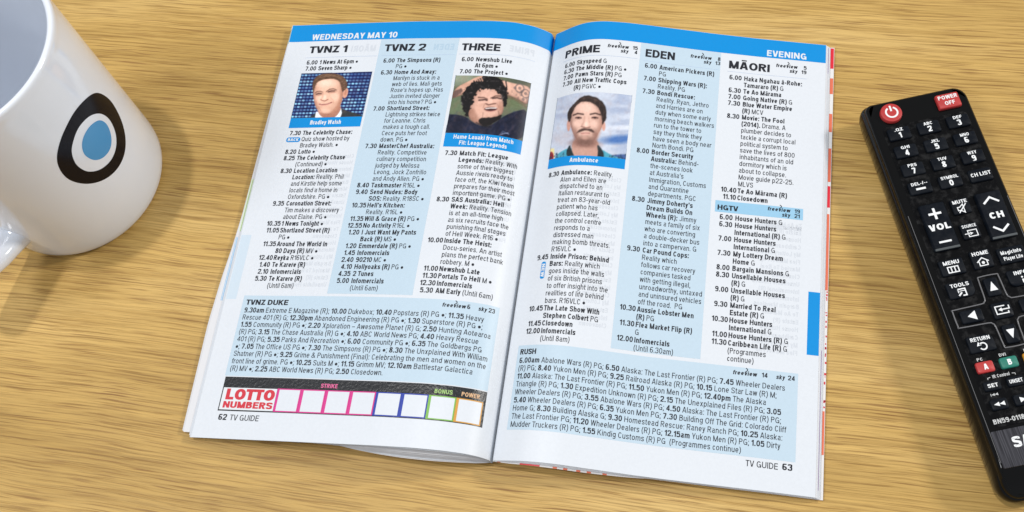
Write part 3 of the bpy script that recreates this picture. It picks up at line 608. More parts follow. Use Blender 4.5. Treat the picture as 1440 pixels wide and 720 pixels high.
def noise2(x, y, sc, seed, octs=3):
    r = np.random.RandomState(seed); out = np.zeros(x.shape); amp = 1; tot = 0
    for o in range(octs):
        G = r.rand(64, 64); fx, fy = x/sc, y/sc; ix, iy = np.floor(fx).astype(int), np.floor(fy).astype(int); tx, ty = fx-ix, fy-iy; tx = tx*tx*(3-2*tx); ty = ty*ty*(3-2*ty)
        g = lambda a, b: G[a % 64, b % 64]
        out += amp*((g(ix, iy)*(1-tx)+g(ix+1, iy)*tx)*(1-ty)+(g(ix, iy+1)*(1-tx)+g(ix+1, iy+1)*tx)*ty); tot += amp; amp *= .5; sc /= 2
    return out/tot-.5
class Cv:
    def __init__(s, x, y, bgc): s.x, s.y = x, y; s.I = np.zeros(x.shape+(3,))+np.array(bgc, float)
    def put(s, mask, col, a=1.0): mask = (np.clip(mask, 0, 1)*a)[..., None]; s.I = s.I*(1-mask)+np.array(col, float)*mask
    def poly(s, pts, col, soft=3, a=1.0, wob=0, seed=1, sm=2):
        d = sdf_poly(s.x, s.y, smooth_pts(pts, sm) if sm else pts)
        if wob: d = d+noise2(s.x, s.y, 18, seed, 3)*wob
        s.put(.5-d/(2*soft), col, a)
    def rim(s, pts, width, col, a=.6, side=(0, 0), sm=2):
        # darker turning edge inside a shape, stronger towards one side
        P = smooth_pts(pts, sm); d = sdf_poly(s.x, s.y, P); e = 1.0
        if side != (0, 0): cx, cy = P.mean(0); q = P.max(0)-P.min(0); e = np.clip(.35+.9*((s.x-cx)/q[0]*side[0]+(s.y-cy)/q[1]*side[1])*2, 0, 1.3)
        s.put(np.exp(-np.clip(-d, 0, None)/width)*(d < 2)*e, col, a)
    def ell(s, cx, cy, rx, ry, col, soft=.2, a=1.0, rot=0):
        c, q = math.cos(rot), math.sin(rot); dx, dy = s.x-cx, s.y-cy; r = np.sqrt(((c*dx+q*dy)/rx)**2+((-q*dx+c*dy)/ry)**2); s.put((1-r)/soft+.5, col, a)
    def line(s, pts, w, col, soft=2, a=1.0):
        d = np.full(s.x.shape, 1e9)
        for p, q in zip(pts[:-1], pts[1:]):
            p = np.array(p, float); q = np.array(q, float); e = q-p; t = np.clip(((s.x-p[0])*e[0]+(s.y-p[1])*e[1])/max(e@e, 1e-9), 0, 1); d = np.minimum(d, np.hypot(s.x-p[0]-e[0]*t, s.y-p[1]-e[1]*t))
        s.put(.5-(d-w/2)/(2*soft), col, a)
def finish(I, Q):
    g = I.mean(-1, keepdims=True); I = g+(I-g)*.86
    n = noise2(Q[..., 0]+300, Q[..., 1]+300, 12, 77, 3)*20+noise2(Q[..., 0], Q[..., 1], 60, 78, 2)*6
    I = (I-118)*1.16+128+n[..., None]
    for ax in (0, 1):
        I = np.pad(I, [(1, 1) if k == ax else (0, 0) for k in range(3)], 'edge'); sl = [slice(None)]*3; f = []
        for k in (slice(0, -2), slice(1, -1), slice(2, None)): sl[ax] = k; f.append(I[tuple(sl)])
        I = f[0]*.18+f[1]*.64+f[2]*.18
    return I
def man_suit(x, y):
    c = Cv(x, y, (14, 26, 92)); r = np.random.RandomState(3)
    c.put(noise2(x, y, 120, 8)+.35, (8, 14, 60), .8)
    for j in range(-1, 15):
        yy = 77+34.6*j
        for i in range(-1, 22):
            xx = 190+37.5*i-8.6*j; b = .35+.65*r.rand()
            if (i > 13 and j < 3) or (3 < j < 8 and i > 12 and r.rand() < .4): b *= .5
            c.ell(xx, yy, 15.5, 10, (90+60*b, 150+70*b, 215+30*b), .5, .25+.75*b)
    c.poly([(235, 560), (300, 510), (335, 488), (420, 540), (560, 540), (605, 440), (640, 470), (720, 495), (835, 530), (840, 560)], (48, 52, 56), 3)
    c.poly([(318, 560), (333, 478), (352, 480), (440, 560)], (222, 232, 244), 2, sm=0); c.poly([(520, 560), (600, 440), (610, 500), (590, 560)], (222, 234, 246), 2, sm=0)
    c.poly([(345, 450), (590, 400), (604, 460), (550, 540), (480, 562), (410, 548), (365, 510)], (168, 112, 92), 4)
    c.ell(648, 282, 26, 58, (212, 150, 122), .2, 1, .25); c.ell(650, 275, 12, 34, (170, 105, 85), .5, .6, .25)
    c.poly([(318, 180), (345, 125), (420, 100), (520, 100), (600, 140), (620, 230), (618, 330), (600, 405), (560, 470), (500, 505), (430, 512), (370, 485), (330, 430), (308, 340), (304, 250)], (224, 176, 150), 3)
    F1 = [(318, 180), (345, 125), (420, 100), (520, 100), (600, 140), (620, 230), (618, 330), (600, 405), (560, 470), (500, 505), (430, 512), (370, 485), (330, 430), (308, 340), (304, 250)]
    c.rim(F1, 26, (150, 98, 78), .75, (-1, .2)); c.rim(F1, 40, (158, 104, 82), .7, (1, .5)); c.put(noise2(x, y, 40, 61, 3)+.1, (196, 140, 114), .35)
    c.ell(440, 165, 100, 42, (240, 202, 180), 1.2, .75); c.ell(420, 470, 60, 28, (240, 190, 165), .9, .6); c.ell(375, 340, 42, 32, (243, 195, 170), .9, .7); c.ell(540, 320, 45, 42, (240, 190, 165), .9, .6)
    c.poly([(600, 230), (622, 240), (615, 340), (590, 420), (540, 480), (480, 510), (560, 420), (590, 340)], (182, 122, 96), 12, .7); c.poly([(305, 260), (322, 300), (325, 390), (345, 440), (315, 390)], (190, 130, 105), 6, .7)
    c.poly([(300, 268), (293, 190), (315, 115), (370, 72), (450, 58), (560, 64), (632, 100), (668, 165), (668, 232), (640, 246), (612, 275), (602, 205), (585, 150), (530, 122), (440, 124), (380, 138), (342, 160), (320, 205), (312, 262)], (98, 68, 50), 3, 1, 5, 4)
    c.line([(380, 95), (450, 78), (540, 92), (600, 120)], 14, (150, 112, 82), 9, .6); c.line([(420, 115), (500, 98), (570, 120)], 5, (70, 45, 32), 4, .6); c.line([(330, 140), (360, 105)], 8, (130, 98, 74), 6, .5)
    c.line([(325, 275), (345, 258), (378, 256), (402, 266)], 9, (100, 66, 54), 4, .85); c.line([(445, 262), (480, 236), (520, 232), (552, 246)], 9, (96, 62, 50), 4, .85)
    c.ell(362, 284, 40, 18, (150, 100, 82), .9, .6); c.ell(500, 260, 46, 18, (150, 100, 82), .9, .6); c.line([(335, 290), (362, 281), (392, 283)], 8, (62, 38, 36), 3); c.line([(462, 266), (500, 256), (535, 256)], 8, (62, 38, 36), 3); c.line([(340, 300), (388, 297)], 4, (170, 110, 92), 4, .6); c.line([(468, 276), (535, 270)], 4, (170, 110, 92), 4, .6)
    c.line([(412, 265), (404, 320), (386, 345)], 6, (190, 132, 108), 6, .6); c.ell(430, 325, 16, 26, (248, 205, 182), 1, .8); c.line([(384, 350), (405, 360), (430, 364), (462, 348)], 8, (128, 72, 58), 4, .9)
    c.line([(368, 398), (410, 402), (450, 398), (502, 382)], 9, (132, 60, 58), 3); c.line([(385, 397), (450, 395), (485, 387)], 3, (232, 205, 195), 2, .8); c.line([(385, 412), (430, 413), (470, 404)], 5, (205, 130, 118), 4, .8)
    c.line([(345, 350), (335, 390), (350, 420)], 4, (180, 118, 96), 4, .6); c.line([(490, 330), (520, 365), (518, 395)], 4, (180, 118, 96), 4, .6); c.line([(360, 425), (400, 500), (470, 512)], 4, (150, 96, 78), 7, .5)
    hm = sdf_poly(x, y, smooth_pts([(300, 268), (293, 190), (315, 115), (370, 72), (450, 58), (560, 64), (632, 100), (668, 165), (668, 232), (612, 275), (585, 150), (530, 122), (440, 124), (342, 160), (312, 262)])) < 0
    c.put(hm*np.clip(noise2(x*.5+y*.25, y*1.6, 12, 41, 2)*2.2, 0, 1), (150, 116, 90), .7); c.put(hm*np.clip(-noise2(x*.5+y*.25, y*1.6, 12, 43, 2)*2.2, 0, 1), (54, 36, 28), .6)
    return c.I
def man_curly(x, y):
    c = Cv(x, y, (84, 94, 72)); n = noise2(x, y, 160, 21); c.put(n+.3, (112, 120, 98), .8); c.ell(200, 60, 150, 60, (150, 160, 138), 1, .7); c.ell(650, 270, 120, 60, (98, 112, 74), 1, .6); c.ell(150, 300, 70, 80, (92, 112, 78), 1, .6); c.ell(720, 90, 120, 30, (70, 78, 66), 1, .7)
    c.poly([(110, 240), (150, 145), (250, 100), (330, 55), (420, 45), (420, 110), (300, 160), (240, 190), (170, 222)], (208, 158, 134), 3); c.poly([(115, 238), (140, 170), (200, 150), (215, 185), (150, 225)], (96, 74, 70), 6, .9, 20, 5); c.rim([(110, 240), (150, 145), (250, 100), (330, 55), (420, 45), (420, 110), (300, 160), (240, 190), (170, 222)], 16, (92, 60, 50), .6, (0, 1))
    c.poly([(480, 70), (560, 95), (650, 115), (790, 130), (785, 200), (755, 290), (680, 245), (600, 215), (520, 190)], (214, 166, 144), 3)
    c.rim([(480, 70), (560, 95), (650, 115), (790, 130), (785, 200), (755, 290), (680, 245), (600, 215), (520, 190)], 15, (88, 58, 50), .7, (0, 1)); c.put(np.clip(noise2(x, y, 26, 64, 3)*2.5, 0, 1)*(x > 620)*(y > 110)*(y < 270)*(sdf_poly(x, y, [(480, 70), (790, 125), (785, 200), (755, 290), (600, 215)]) < 0), (92, 78, 78), .8)
    for cx, cy, r_ in ((690, 150, 38), (740, 190, 30), (650, 150, 14), (720, 240, 18)): c.put(np.clip(np.sin(np.hypot(x-cx, y-cy)/4.5)*.8+.2, 0, 1)*(np.hypot(x-cx, y-cy) < r_*1.3), (96, 84, 84), .75)
    c.line([(574, 100), (582, 150), (578, 195)], 9, (28, 26, 30), 2); c.line([(570, 215), (660, 250), (750, 300)], 12, (112, 76, 62), 9, .7)
    c.poly([(60, 380), (120, 366), (240, 385), (300, 440), (400, 480), (480, 450), (560, 385), (650, 345), (770, 310), (740, 620), (50, 560)], (16, 22, 46), 3); c.put(noise2(x, y, 60, 5)*(y > 380)*1.2, (40, 52, 92), .6); c.put(np.clip(noise2(x+y*.6, y*.5, 34, 66, 3)*2.4, 0, 1)*(y > 340), (44, 54, 84), .55)
    F2 = [(262, 330), (300, 170), (430, 120), (535, 160), (560, 270), (552, 350), (520, 400), (460, 450), (390, 472), (310, 440), (266, 395)]
    c.poly(F2, (212, 164, 144), 3); c.rim(F2, 30, (112, 74, 62), .7, (-1, .3)); c.rim(F2, 24, (118, 78, 66), .7, (1, .5)); c.put(noise2(x, y, 30, 62, 3)+.1, (150, 102, 86), .5)
    c.ell(430, 225, 85, 32, (214, 166, 146), 1, .7); c.ell(350, 330, 32, 40, (212, 162, 140), 1, .6); c.poly([(265, 330), (310, 320), (340, 400), (390, 470), (310, 440), (265, 395)], (165, 116, 96), 10, .7); c.ell(525, 320, 18, 40, (170, 118, 98), 1, .6)
    c.poly([(200, 225), (225, 170), (270, 120), (330, 80), (385, 55), (490, 48), (545, 95), (585, 165), (590, 235), (578, 285), (556, 310), (550, 240), (510, 190), (460, 165), (420, 175), (350, 165), (318, 215), (300, 280), (265, 335), (262, 395), (240, 375), (218, 330), (206, 280)], (22, 18, 18), 3, 1, 44, 9)
    for fx in (306, 326, 346, 366): c.line([(fx, 62+(366-fx)*.25), (fx+14, 92)], 12, (206, 156, 134), 3, .9)
    hair = np.clip(noise2(x, y, 16, 31, 2)*3.2-.35, 0, 1); d = sdf_poly(x, y, smooth_pts([(200, 225), (270, 120), (385, 55), (490, 48), (545, 95), (590, 235), (556, 300), (510, 190), (350, 165), (300, 280), (235, 385), (192, 280)])); c.put(hair*(d < 0), (104, 98, 100), .7)
    c.poly([(340, 425), (375, 400), (440, 402), (500, 392), (545, 372), (530, 410), (480, 440), (430, 470), (375, 466)], (26, 20, 20), 4, 1, 8, 3); c.line([(385, 360), (380, 400)], 4, (90, 62, 54), 4, .5); c.line([(510, 350), (520, 390)], 5, (80, 55, 48), 4, .6)
    c.line([(345, 232), (395, 236), (420, 248)], 9, (78, 50, 42), 4, .9); c.line([(450, 240), (490, 222), (530, 224)], 9, (78, 50, 42), 4, .9); c.line([(350, 256), (400, 252), (418, 258)], 10, (50, 30, 30), 4); c.line([(462, 242), (500, 238), (535, 246)], 10, (50, 30, 30), 4)
    c.line([(345, 275), (410, 272)], 5, (226, 178, 160), 4, .7); c.line([(480, 262), (535, 262)], 5, (226, 178, 160), 4, .7); c.ell(448, 266, 18, 20, (226, 178, 158), .9, .8); c.line([(408, 286), (430, 296), (455, 290), (488, 286)], 9, (92, 56, 48), 4, .9); c.line([(400, 282), (385, 320)], 5, (140, 94, 80), 5, .6); c.line([(495, 282), (515, 315)], 5, (140, 94, 80), 5, .6)
    c.ell(448, 330, 52, 17, (70, 34, 36), .3); c.line([(408, 326), (450, 322), (492, 324)], 9, (226, 220, 214), 2.5); c.line([(410, 346), (450, 352), (488, 344)], 5, (170, 100, 92), 3, .8); c.line([(330, 440), (380, 468), (450, 480)], 8, (12, 12, 20), 6, .8)
    for a in range(5): c.line([(512+a*8, 548-a*10), (590+a*2, 520-a*4+a*8)], 3.5, (130, 142, 170), 1.5, .8)
    return c.I
def man_moustache(x, y):
    c = Cv(x, y, (166, 176, 196)); n = noise2(x*.35, y, 60, 12, 4); c.put(n*1.6+.25, (196, 202, 214), .9); c.put(-n*1.6, (128, 144, 178), .8)
    c.ell(650, 425, 130, 32, (62, 104, 170), 1, .95, -.1); c.ell(700, 330, 120, 20, (206, 210, 220), 1, .8); c.ell(170, 240, 90, 24, (140, 154, 184), 1, .6); c.ell(180, 430, 110, 50, (186, 182, 190), 1, .7); c.poly([(540, 556), (720, 540), (720, 600), (560, 600)], (58, 84, 140), 6)
    c.poly([(60, 508), (102, 508), (106, 600), (60, 600)], (222, 206, 140), 3, sm=0); c.ell(72, 575, 26, 40, (150, 24, 34), .2)
    c.poly([(95, 620), (125, 560), (200, 520), (260, 505), (500, 500), (570, 545), (660, 580), (700, 600), (700, 640), (95, 640)], (66, 150, 172), 3); c.put(np.clip(noise2(x, y, 10, 3, 1)*4, 0, 1)*(y > 545)*((x < 200) | (x > 560)), (30, 60, 84), .8)
    c.poly([(262, 420), (478, 420), (490, 520), (500, 620), (270, 620)], (186, 140, 124), 4); c.ell(370, 470, 110, 30, (140, 98, 86), 1, .8)
    c.poly([(212, 545), (250, 474), (262, 520), (300, 600), (240, 600)], (32, 46, 50), 3, sm=1); c.poly([(470, 468), (500, 490), (528, 545), (515, 600), (460, 600), (480, 540)], (32, 44, 50), 3, sm=1)
    c.ell(240, 325, 16, 46, (196, 140, 124), .2); c.ell(528, 318, 15, 42, (200, 146, 130), .2)
    c.poly([(252, 270), (262, 190), (320, 125), (420, 112), (505, 160), (524, 240), (522, 310), (486, 380), (450, 444), (415, 476), (375, 484), (335, 470), (300, 428), (264, 355)], (214, 172, 154), 3)
    F3 = [(252, 270), (262, 190), (320, 125), (420, 112), (505, 160), (524, 240), (522, 310), (486, 380), (450, 444), (415, 476), (375, 484), (335, 470), (300, 428), (264, 355)]; c.rim(F3, 30, (128, 88, 78), .8, (-1, .3)); c.rim(F3, 34, (132, 92, 80), .85, (1, .4)); c.put(noise2(x, y, 34, 63, 3)+.05, (170, 124, 108), .35)
    c.ell(380, 180, 75, 40, (232, 190, 172), 1, .7); c.ell(310, 310, 32, 24, (230, 184, 166), 1, .6); c.ell(455, 310, 32, 24, (230, 184, 166), 1, .6); c.poly([(495, 250), (524, 250), (515, 350), (480, 430), (430, 470), (480, 380)], (184, 134, 116), 10, .6); c.ell(376, 450, 74, 36, (112, 78, 68), 1, .9); c.ell(300, 405, 20, 44, (140, 100, 88), 1, .7); c.ell(458, 400, 20, 44, (140, 100, 88), 1, .7); c.ell(375, 425, 26, 14, (210, 160, 142), 1, .6)
    c.poly([(232, 285), (230, 215), (262, 170), (310, 125), (350, 88), (400, 74), (455, 80), (520, 112), (556, 175), (552, 260), (530, 290), (518, 318), (516, 250), (500, 185), (450, 135), (390, 126), (340, 132), (300, 170), (275, 215), (262, 260), (250, 300)], (46, 34, 31), 4, 1, 9, 6)
    c.put(np.clip(noise2(x*1.4, y*.5+x*.3, 14, 47, 2)*2.2, 0, 1)*(sdf_poly(x, y, smooth_pts([(232, 285), (262, 170), (350, 88), (455, 80), (556, 175), (518, 318), (500, 185), (390, 126), (300, 170), (250, 300)])) < 0), (98, 76, 66), .6)
    c.line([(350, 105), (420, 92), (490, 115), (530, 160)], 8, (88, 66, 58), 7, .6)
    c.line([(282, 240), (320, 226), (368, 232)], 11, (60, 40, 36), 3.5, .95); c.line([(425, 230), (465, 220), (505, 230)], 11, (60, 40, 36), 3.5, .95); c.ell(325, 262, 28, 12, (150, 104, 92), .6, .8); c.ell(460, 257, 28, 12, (150, 104, 92), .6, .8)
    c.line([(302, 262), (325, 257), (350, 263)], 7, (52, 34, 32), 2.5); c.line([(437, 258), (460, 252), (484, 257)], 7, (52, 34, 32), 2.5); c.ell(326, 263, 8, 6, (36, 24, 24), .4); c.ell(460, 258, 8, 6, (36, 24, 24), .4)
    c.line([(376, 250), (370, 300), (352, 326)], 6, (180, 126, 108), 6, .7); c.line([(410, 250), (416, 300)], 5, (190, 138, 120), 6, .5); c.ell(390, 315, 15, 24, (238, 196, 178), 1, .8); c.line([(350, 332), (372, 338), (395, 342), (420, 334)], 7, (120, 76, 66), 4, .9)
    c.poly([(303, 388), (335, 355), (372, 342), (392, 350), (420, 345), (448, 362), (455, 380), (425, 372), (400, 362), (378, 361), (350, 373), (318, 384)], (62, 42, 37), 5, .92, 7, 5); c.line([(345, 388), (380, 384), (415, 384)], 6, (160, 92, 88), 3); c.line([(355, 398), (400, 397)], 6, (198, 134, 122), 3, .7)
    return c.I
paint('L', 10.4, 44.5, 148.6, 172.6, [(182, 58), (930, 53), (62, 545), (828, 545)], 0, man_suit)
paint('L', 83.5, 116.3, 139.9, 169.9, [(152, 42), (790, 98), (72, 522), (714, 582)], 14, man_curly)
paint('R', 7.8, 41.8, 131.9, 163.1, [(130, 88), (762, 62), (52, 602), (697, 590)], 30, man_moustache)
for sd, x0, x1, v0, v1, vs in (('L', 10.3, 44.4, 143.5, 148.7, 172.7), ('L', 83.4, 116.3, 133.2, 140.0, 170.0), ('R', 7.7, 41.8, 127.4, 132.0, 163.2)):
    panel(sd, x0, x1, v0, v1, CYAN, 'caption_band', .052)
    k = Ink(); k.stroke([(x0, v1), (x1, v1), (x1, vs), (x0, vs)], .13, 0, True); to_page(sd, k, 'photo_outline', FRAME, .055)
k = Ink(); k.text('Bradley Walsh', 20.1, 145.1, 2.15, 1, .21, width=14.9); to_page('L', k, 'caption_text', INKW, .08)
k = Ink(); k.text('Hame Lauaki from Match', 87.1, 137.2, 2.05, 1, BOLD, width=25.5); k.text('Fit: League Legends', 89.9, 134.3, 2.05, 1, BOLD, width=20.2); to_page('L', k, 'caption_text', INKW, .08)
k = Ink(); k.text('Ambulance', 18.2, 129.0, 2.05, 1, BOLD, width=12.4); to_page('R', k, 'caption_text', INKW, .08)

# ------------------------------------------------------------------ mug
mx, my = -148.72, 184.8
mug = empty('mug', (mx*MM, my*MM, 0)); tag(mug, 'white glazed ceramic mug with a black ring and blue dot logo', 'mug')
CERAM = mat('white_glaze', (.80, .84, .91), .14, .6, bump=(60, .05, .0006)); CERAM.node_tree.nodes['Principled BSDF'].inputs['Coat Weight'].default_value = .3
BLK = mat('black_mug_print', (.006, .005, .008), .14, .12); BLU = mat('blue_mug_print', (.06, .30, .60), .2, .5)
FOOT = mat('unglazed_foot', (.40, .34, .28), .8)
def lathe(prof, n=128):
    V = []; F = []
    for r, z in prof:
        for i in range(n): t = 2*math.pi*i/n; V.append((r*math.cos(t), r*math.sin(t), z))
    for j in range(len(prof)-1):
        for i in range(n): a = j*n+i; b = j*n+(i+1) % n; F.append((a, b, b+n, a+n))
    return V, F
def rad(z): return 40.2+1.3*(z/104.8)
prof = [(0.01, 1.2), (33.5, 1.2), (34.5, .9), (35.2, .1), (37, 0.05), (38.2, .5), (39.2, 1.6), (39.9, 3.2), (40.2, 6)]
prof += [(rad(z), z) for z in np.linspace(10, 98, 20)]+[(41.55, 101), (41.9, 103.2), (41.7, 104.5), (41.0, 105.1), (40.1, 105.1), (39.3, 104.5), (38.9, 103), (38.7, 100)]
prof += [(38.5-.6*(1-z/100), z) for z in np.linspace(96, 14, 16)]+[(37.2, 10), (35.5, 7), (32, 5.4), (26, 4.9), (.01, 4.8)]
V, F = lathe(prof); mesh('body', V, F, CERAM, mug, True)
V, F = lathe([(33.4, .05), (37.2, .02)]); mesh('foot_ring', V, F, FOOT, mug)
def egg(pts):
    P = np.array(pts, float); n = len(P); out = []
    for i in range(n):
        p0, p1, p2, p3 = P[i-1], P[i], P[(i+1) % n], P[(i+2) % n]
        for t in np.linspace(0, 1, 8, endpoint=False):
            out.append(.5*((2*p1)+(-p0+p2)*t+(2*p0-5*p1+4*p2-p3)*t*t+(-p0+3*p1-3*p2+p3)*t**3))
    return np.array(out)
def on_mug(P, lift): a = np.radians(P[:, 0]); r = rad(P[:, 1])+lift; return np.stack([r*np.cos(a), r*np.sin(a), P[:, 1]], 1)
outer = egg([(-13.8, 67.4), (-23.3, 74.0), (-35.5, 77.2), (-48.1, 75.2), (-57.8, 69.5), (-62.4, 62.2), (-62.9, 53.4), (-57.9, 44.8), (-49.1, 38.8), (-38.5, 36.2), (-28, 36.9), (-19, 40.8), (-12.3, 47.6), (-9.4, 57)])
inner = egg([(-23.2, 62.6), (-30.5, 68.4), (-40.2, 70.2), (-49.8, 66.2), (-54.0, 59.3), (-53.8, 52.7), (-51.0, 48.0), (-45.4, 44.4), (-37.4, 42.8), (-29.4, 44.2), (-23.4, 48.4), (-20.6, 55.2)])
dot = egg([(-26.2, 60.9), (-32.2, 64.6), (-39.0, 65.3), (-44.4, 63.0), (-47.2, 58.0), (-45.6, 51.8), (-40.8, 48.0), (-33.8, 47.0), (-27.9, 49.7), (-24.5, 55.3)])
def ring_mesh(A, B, lift, name, m, rings=6):
    """fill between closed curve A and closed curve or point B, resampled to the same count"""
    n = 160
    def rs(P):
        c = A.mean(0); ang = np.arctan2(P[:, 1]-c[1], (P[:, 0]-c[0])*.71); o = np.argsort(ang); tt = np.linspace(-math.pi, math.pi, n, endpoint=False)
        rr = np.hypot((P[:, 0]-c[0])*.71, P[:, 1]-c[1]); R2 = np.interp(tt, ang[o], rr[o], period=2*math.pi); return np.stack([c[0]+R2*np.cos(tt)/.71, c[1]+R2*np.sin(tt)], 1)
    a = rs(A); b = rs(B) if B is not None else np.repeat(A.mean(0)[None], n, 0)+(a-A.mean(0))*.001
    V = np.concatenate([on_mug(a+(b-a)*k/rings, lift) for k in range(rings+1)]); F = []
    for j in range(rings):
        for i in range(n): p = j*n+i; q = j*n+(i+1) % n; F.append((p, q, q+n, p+n))
    return mesh(name, V, F, m, mug, True)
ring_mesh(outer, inner, .06, 'printed_ring', BLK); ring_mesh(dot, None, .06, 'printed_dot', BLU, 8)
# handle: an oval section swept along a loop in a vertical plane through the axis
az = math.radians(-125)
path = np.array([(36, 84), (46, 87.5), (57, 86.5), (66, 79.5), (71, 68), (72, 54), (69.5, 41), (63, 31), (53.5, 24.5), (43, 21.5), (36, 21)], float)
def catmull(P, k=8):
    P = np.vstack([2*P[0]-P[1], P, 2*P[-1]-P[-2]]); o = []
    for i in range(1, len(P)-2):
        for t in np.linspace(0, 1, k, endpoint=False):
            p0, p1, p2, p3 = P[i-1:i+3]; o.append(.5*((2*p1)+(-p0+p2)*t+(2*p0-5*p1+4*p2-p3)*t*t+(-p0+3*p1-3*p2+p3)*t**3))
    o.append(P[-2]); return np.array(o)
hp = catmull(path); V = []; F = []; ns = 28
er = np.array([math.cos(az), math.sin(az), 0]); et = np.array([-math.sin(az), math.cos(az), 0]); ez = np.array([0, 0, 1.])
for i, (r, z) in enumerate(hp):
    d = hp[min(i+1, len(hp)-1)]-hp[max(i-1, 0)]; d = d/np.hypot(*d); nrm = np.array([-d[1], d[0]])
    e = min(i, len(hp)-1-i)/10.; fl = 1+.6*math.exp(-(e*1.35)**2)
    for j in range(ns):
        t = 2*math.pi*j/ns; c, s_ = math.cos(t), math.sin(t); a = 4.4*fl*math.copysign(abs(c)**.9, c); b = 6.3*(.6+.4*fl)*math.copysign(abs(s_)**.85, s_)
        p = er*(r+nrm[0]*a)+ez*(z+nrm[1]*a)+et*b; V.append(p)
for i in range(len(hp)-1):
    for j in range(ns): F.append((i*ns+j, i*ns+(j+1) % ns, (i+1)*ns+(j+1) % ns, (i+1)*ns+j))
mesh('handle', V, F, CERAM, mug, True)

# ------------------------------------------------------------------ remote control
rem = empty('remote_control', (.1857, .0965, 0), math.radians(-5.2)); tag(rem, 'black plastic television remote control with white lettered keys and two red power keys', 'remote control')
def plastic(name, rgb, rough, spec=.5, dust=.0):
    m = mat(name, rgb, rough, spec); nt = m.node_tree; b = nt.nodes['Principled BSDF']
    tc = nt.nodes.new('ShaderNodeTexCoord'); n = nt.nodes.new('ShaderNodeTexNoise'); n.inputs['Scale'].default_value = 260; n.inputs['Detail'].default_value = 6; n.inputs['Roughness'].default_value = .7
    nt.links.new(tc.outputs['Object'], n.inputs['Vector'])
    mr = nt.nodes.new('ShaderNodeMapRange'); mr.inputs['From Min'].default_value = .35; mr.inputs['From Max'].default_value = .7; mr.inputs['To Min'].default_value = rough*.7; mr.inputs['To Max'].default_value = rough*1.6
    nt.links.new(n.outputs['Fac'], mr.inputs['Value']); nt.links.new(mr.outputs[0], b.inputs['Roughness'])
    if dust:
        r = nt.nodes.new('ShaderNodeValToRGB'); r.color_ramp.elements[0].position = .5; r.color_ramp.elements[0].color = (*rgb, 1); r.color_ramp.elements[1].position = .78; r.color_ramp.elements[1].color = (rgb[0]+dust, rgb[1]+dust, rgb[2]+dust, 1)
        nt.links.new(n.outputs['Fac'], r.inputs[0]); nt.links.new(r.outputs[0], b.inputs['Base Color'])
    return m
CASE = plastic('glossy_black_plastic', (.003, .003, .003), .09, .22); PLATE = plastic('black_face_plate', (.003, .003, .0035), .25, .14, .03); KEY = plastic('rubber_key', (.004, .006, .010), .45, .12, .010)
KRED = plastic('red_rubber', (.48, .035, .035), .45); KGRN = plastic('green_rubber', (.015, .19, .14), .45); KYEL = plastic('amber_rubber', (.75, .33, .02), .45); KBLU = plastic('blue_rubber', (.03, .09, .45), .45)
WHT = mat('white_key_print', (.85, .87, .88), .5); GRY = mat('grey_print', (.55, .56, .56), .5); CHR = mat('glossy_rim_and_glint', (.16, .16, .165), .15, .8)  # CHR: pad rim, and the painted edge glint its grey is lightened for
bn = bpy.data.materials.new('brushed_dark_metal'); bn.use_nodes = True; nt = bn.node_tree; b = nt.nodes['Principled BSDF']; b.inputs['Metallic'].default_value = .75; b.inputs['Roughness'].default_value = .38
tc = nt.nodes.new('ShaderNodeTexCoord'); mp = nt.nodes.new('ShaderNodeMapping'); mp.inputs['Scale'].default_value = (2600, 60, 1); n = nt.nodes.new('ShaderNodeTexNoise'); n.inputs['Scale'].default_value = 1; n.inputs['Detail'].default_value = 3
r = nt.nodes.new('ShaderNodeValToRGB'); r.color_ramp.elements[0].color = (.02, .02, .024, 1); r.color_ramp.elements[1].color = (.13, .13, .15, 1); r.color_ramp.elements[0].position = .3; r.color_ramp.elements[1].position = .8
nt.links.new(tc.outputs['Object'], mp.inputs['Vector']); nt.links.new(mp.outputs[0], n.inputs['Vector']); nt.links.new(n.outputs['Fac'], r.inputs[0]); nt.links.new(r.outputs[0], b.inputs['Base Color'])
def rrect(x0, x1, y0, y1, r, n=5, rs=None):
    """corner radii rs: (x1y1, x0y1, x0y0, x1y0)"""
    rs = rs or (r, r, r, r); pts = []
    for (cx, cy, sx, sy, a), q in zip(((x1, y1, -1, -1, 0), (x0, y1, 1, -1, 90), (x0, y0, 1, 1, 180), (x1, y0, -1, 1, 270)), rs):
        for t in np.radians(np.linspace(a, a+90, n+1)): pts.append((cx+sx*q+q*math.cos(t), cy+sy*q+q*math.sin(t)))
    return np.array(pts)
def stackup(rings, m, name, parent, cap=True, smooth=True):
    """rings: list of (pts2d, z or array) -> skin"""
    n = len(rings[0][0]); V = []; F = []
    for P, z in rings: V += [(p[0], p[1], zz) for p, zz in zip(P, np.broadcast_to(z, n))]
    for j in range(len(rings)-1):
        for i in range(n): F.append((j*n+i, j*n+(i+1) % n, (j+1)*n+(i+1) % n, (j+1)*n+i))
    if cap: F.append(tuple(range((len(rings)-1)*n, len(rings)*n)))
    o = mesh(name, V, F, m, parent)
    if smooth:
        o.data.polygons.foreach_set('use_smooth', [True]*len(o.data.polygons)); o.data.set_sharp_from_angle(angle=math.radians(42))
    return o
def inset(P, d):
    c = (P.max(0)+P.min(0))/2; h = (P.max(0)-P.min(0))/2; return c+(P-c)*(1-d/h)
ZP = 15.8
x0, x1, yt, yb = 2.6, 46.2, 1.6, -165.2
def zdrop(P):   # the nose falls away towards the lower end
    y = P[:, 1]; return -np.clip((-154.0-y)/11.2, 0, 1)**2*6.5
base = rrect(x0, x1, yb, yt, 4.2, 8, (5.5, 3.2, 7, 7)); rings = []
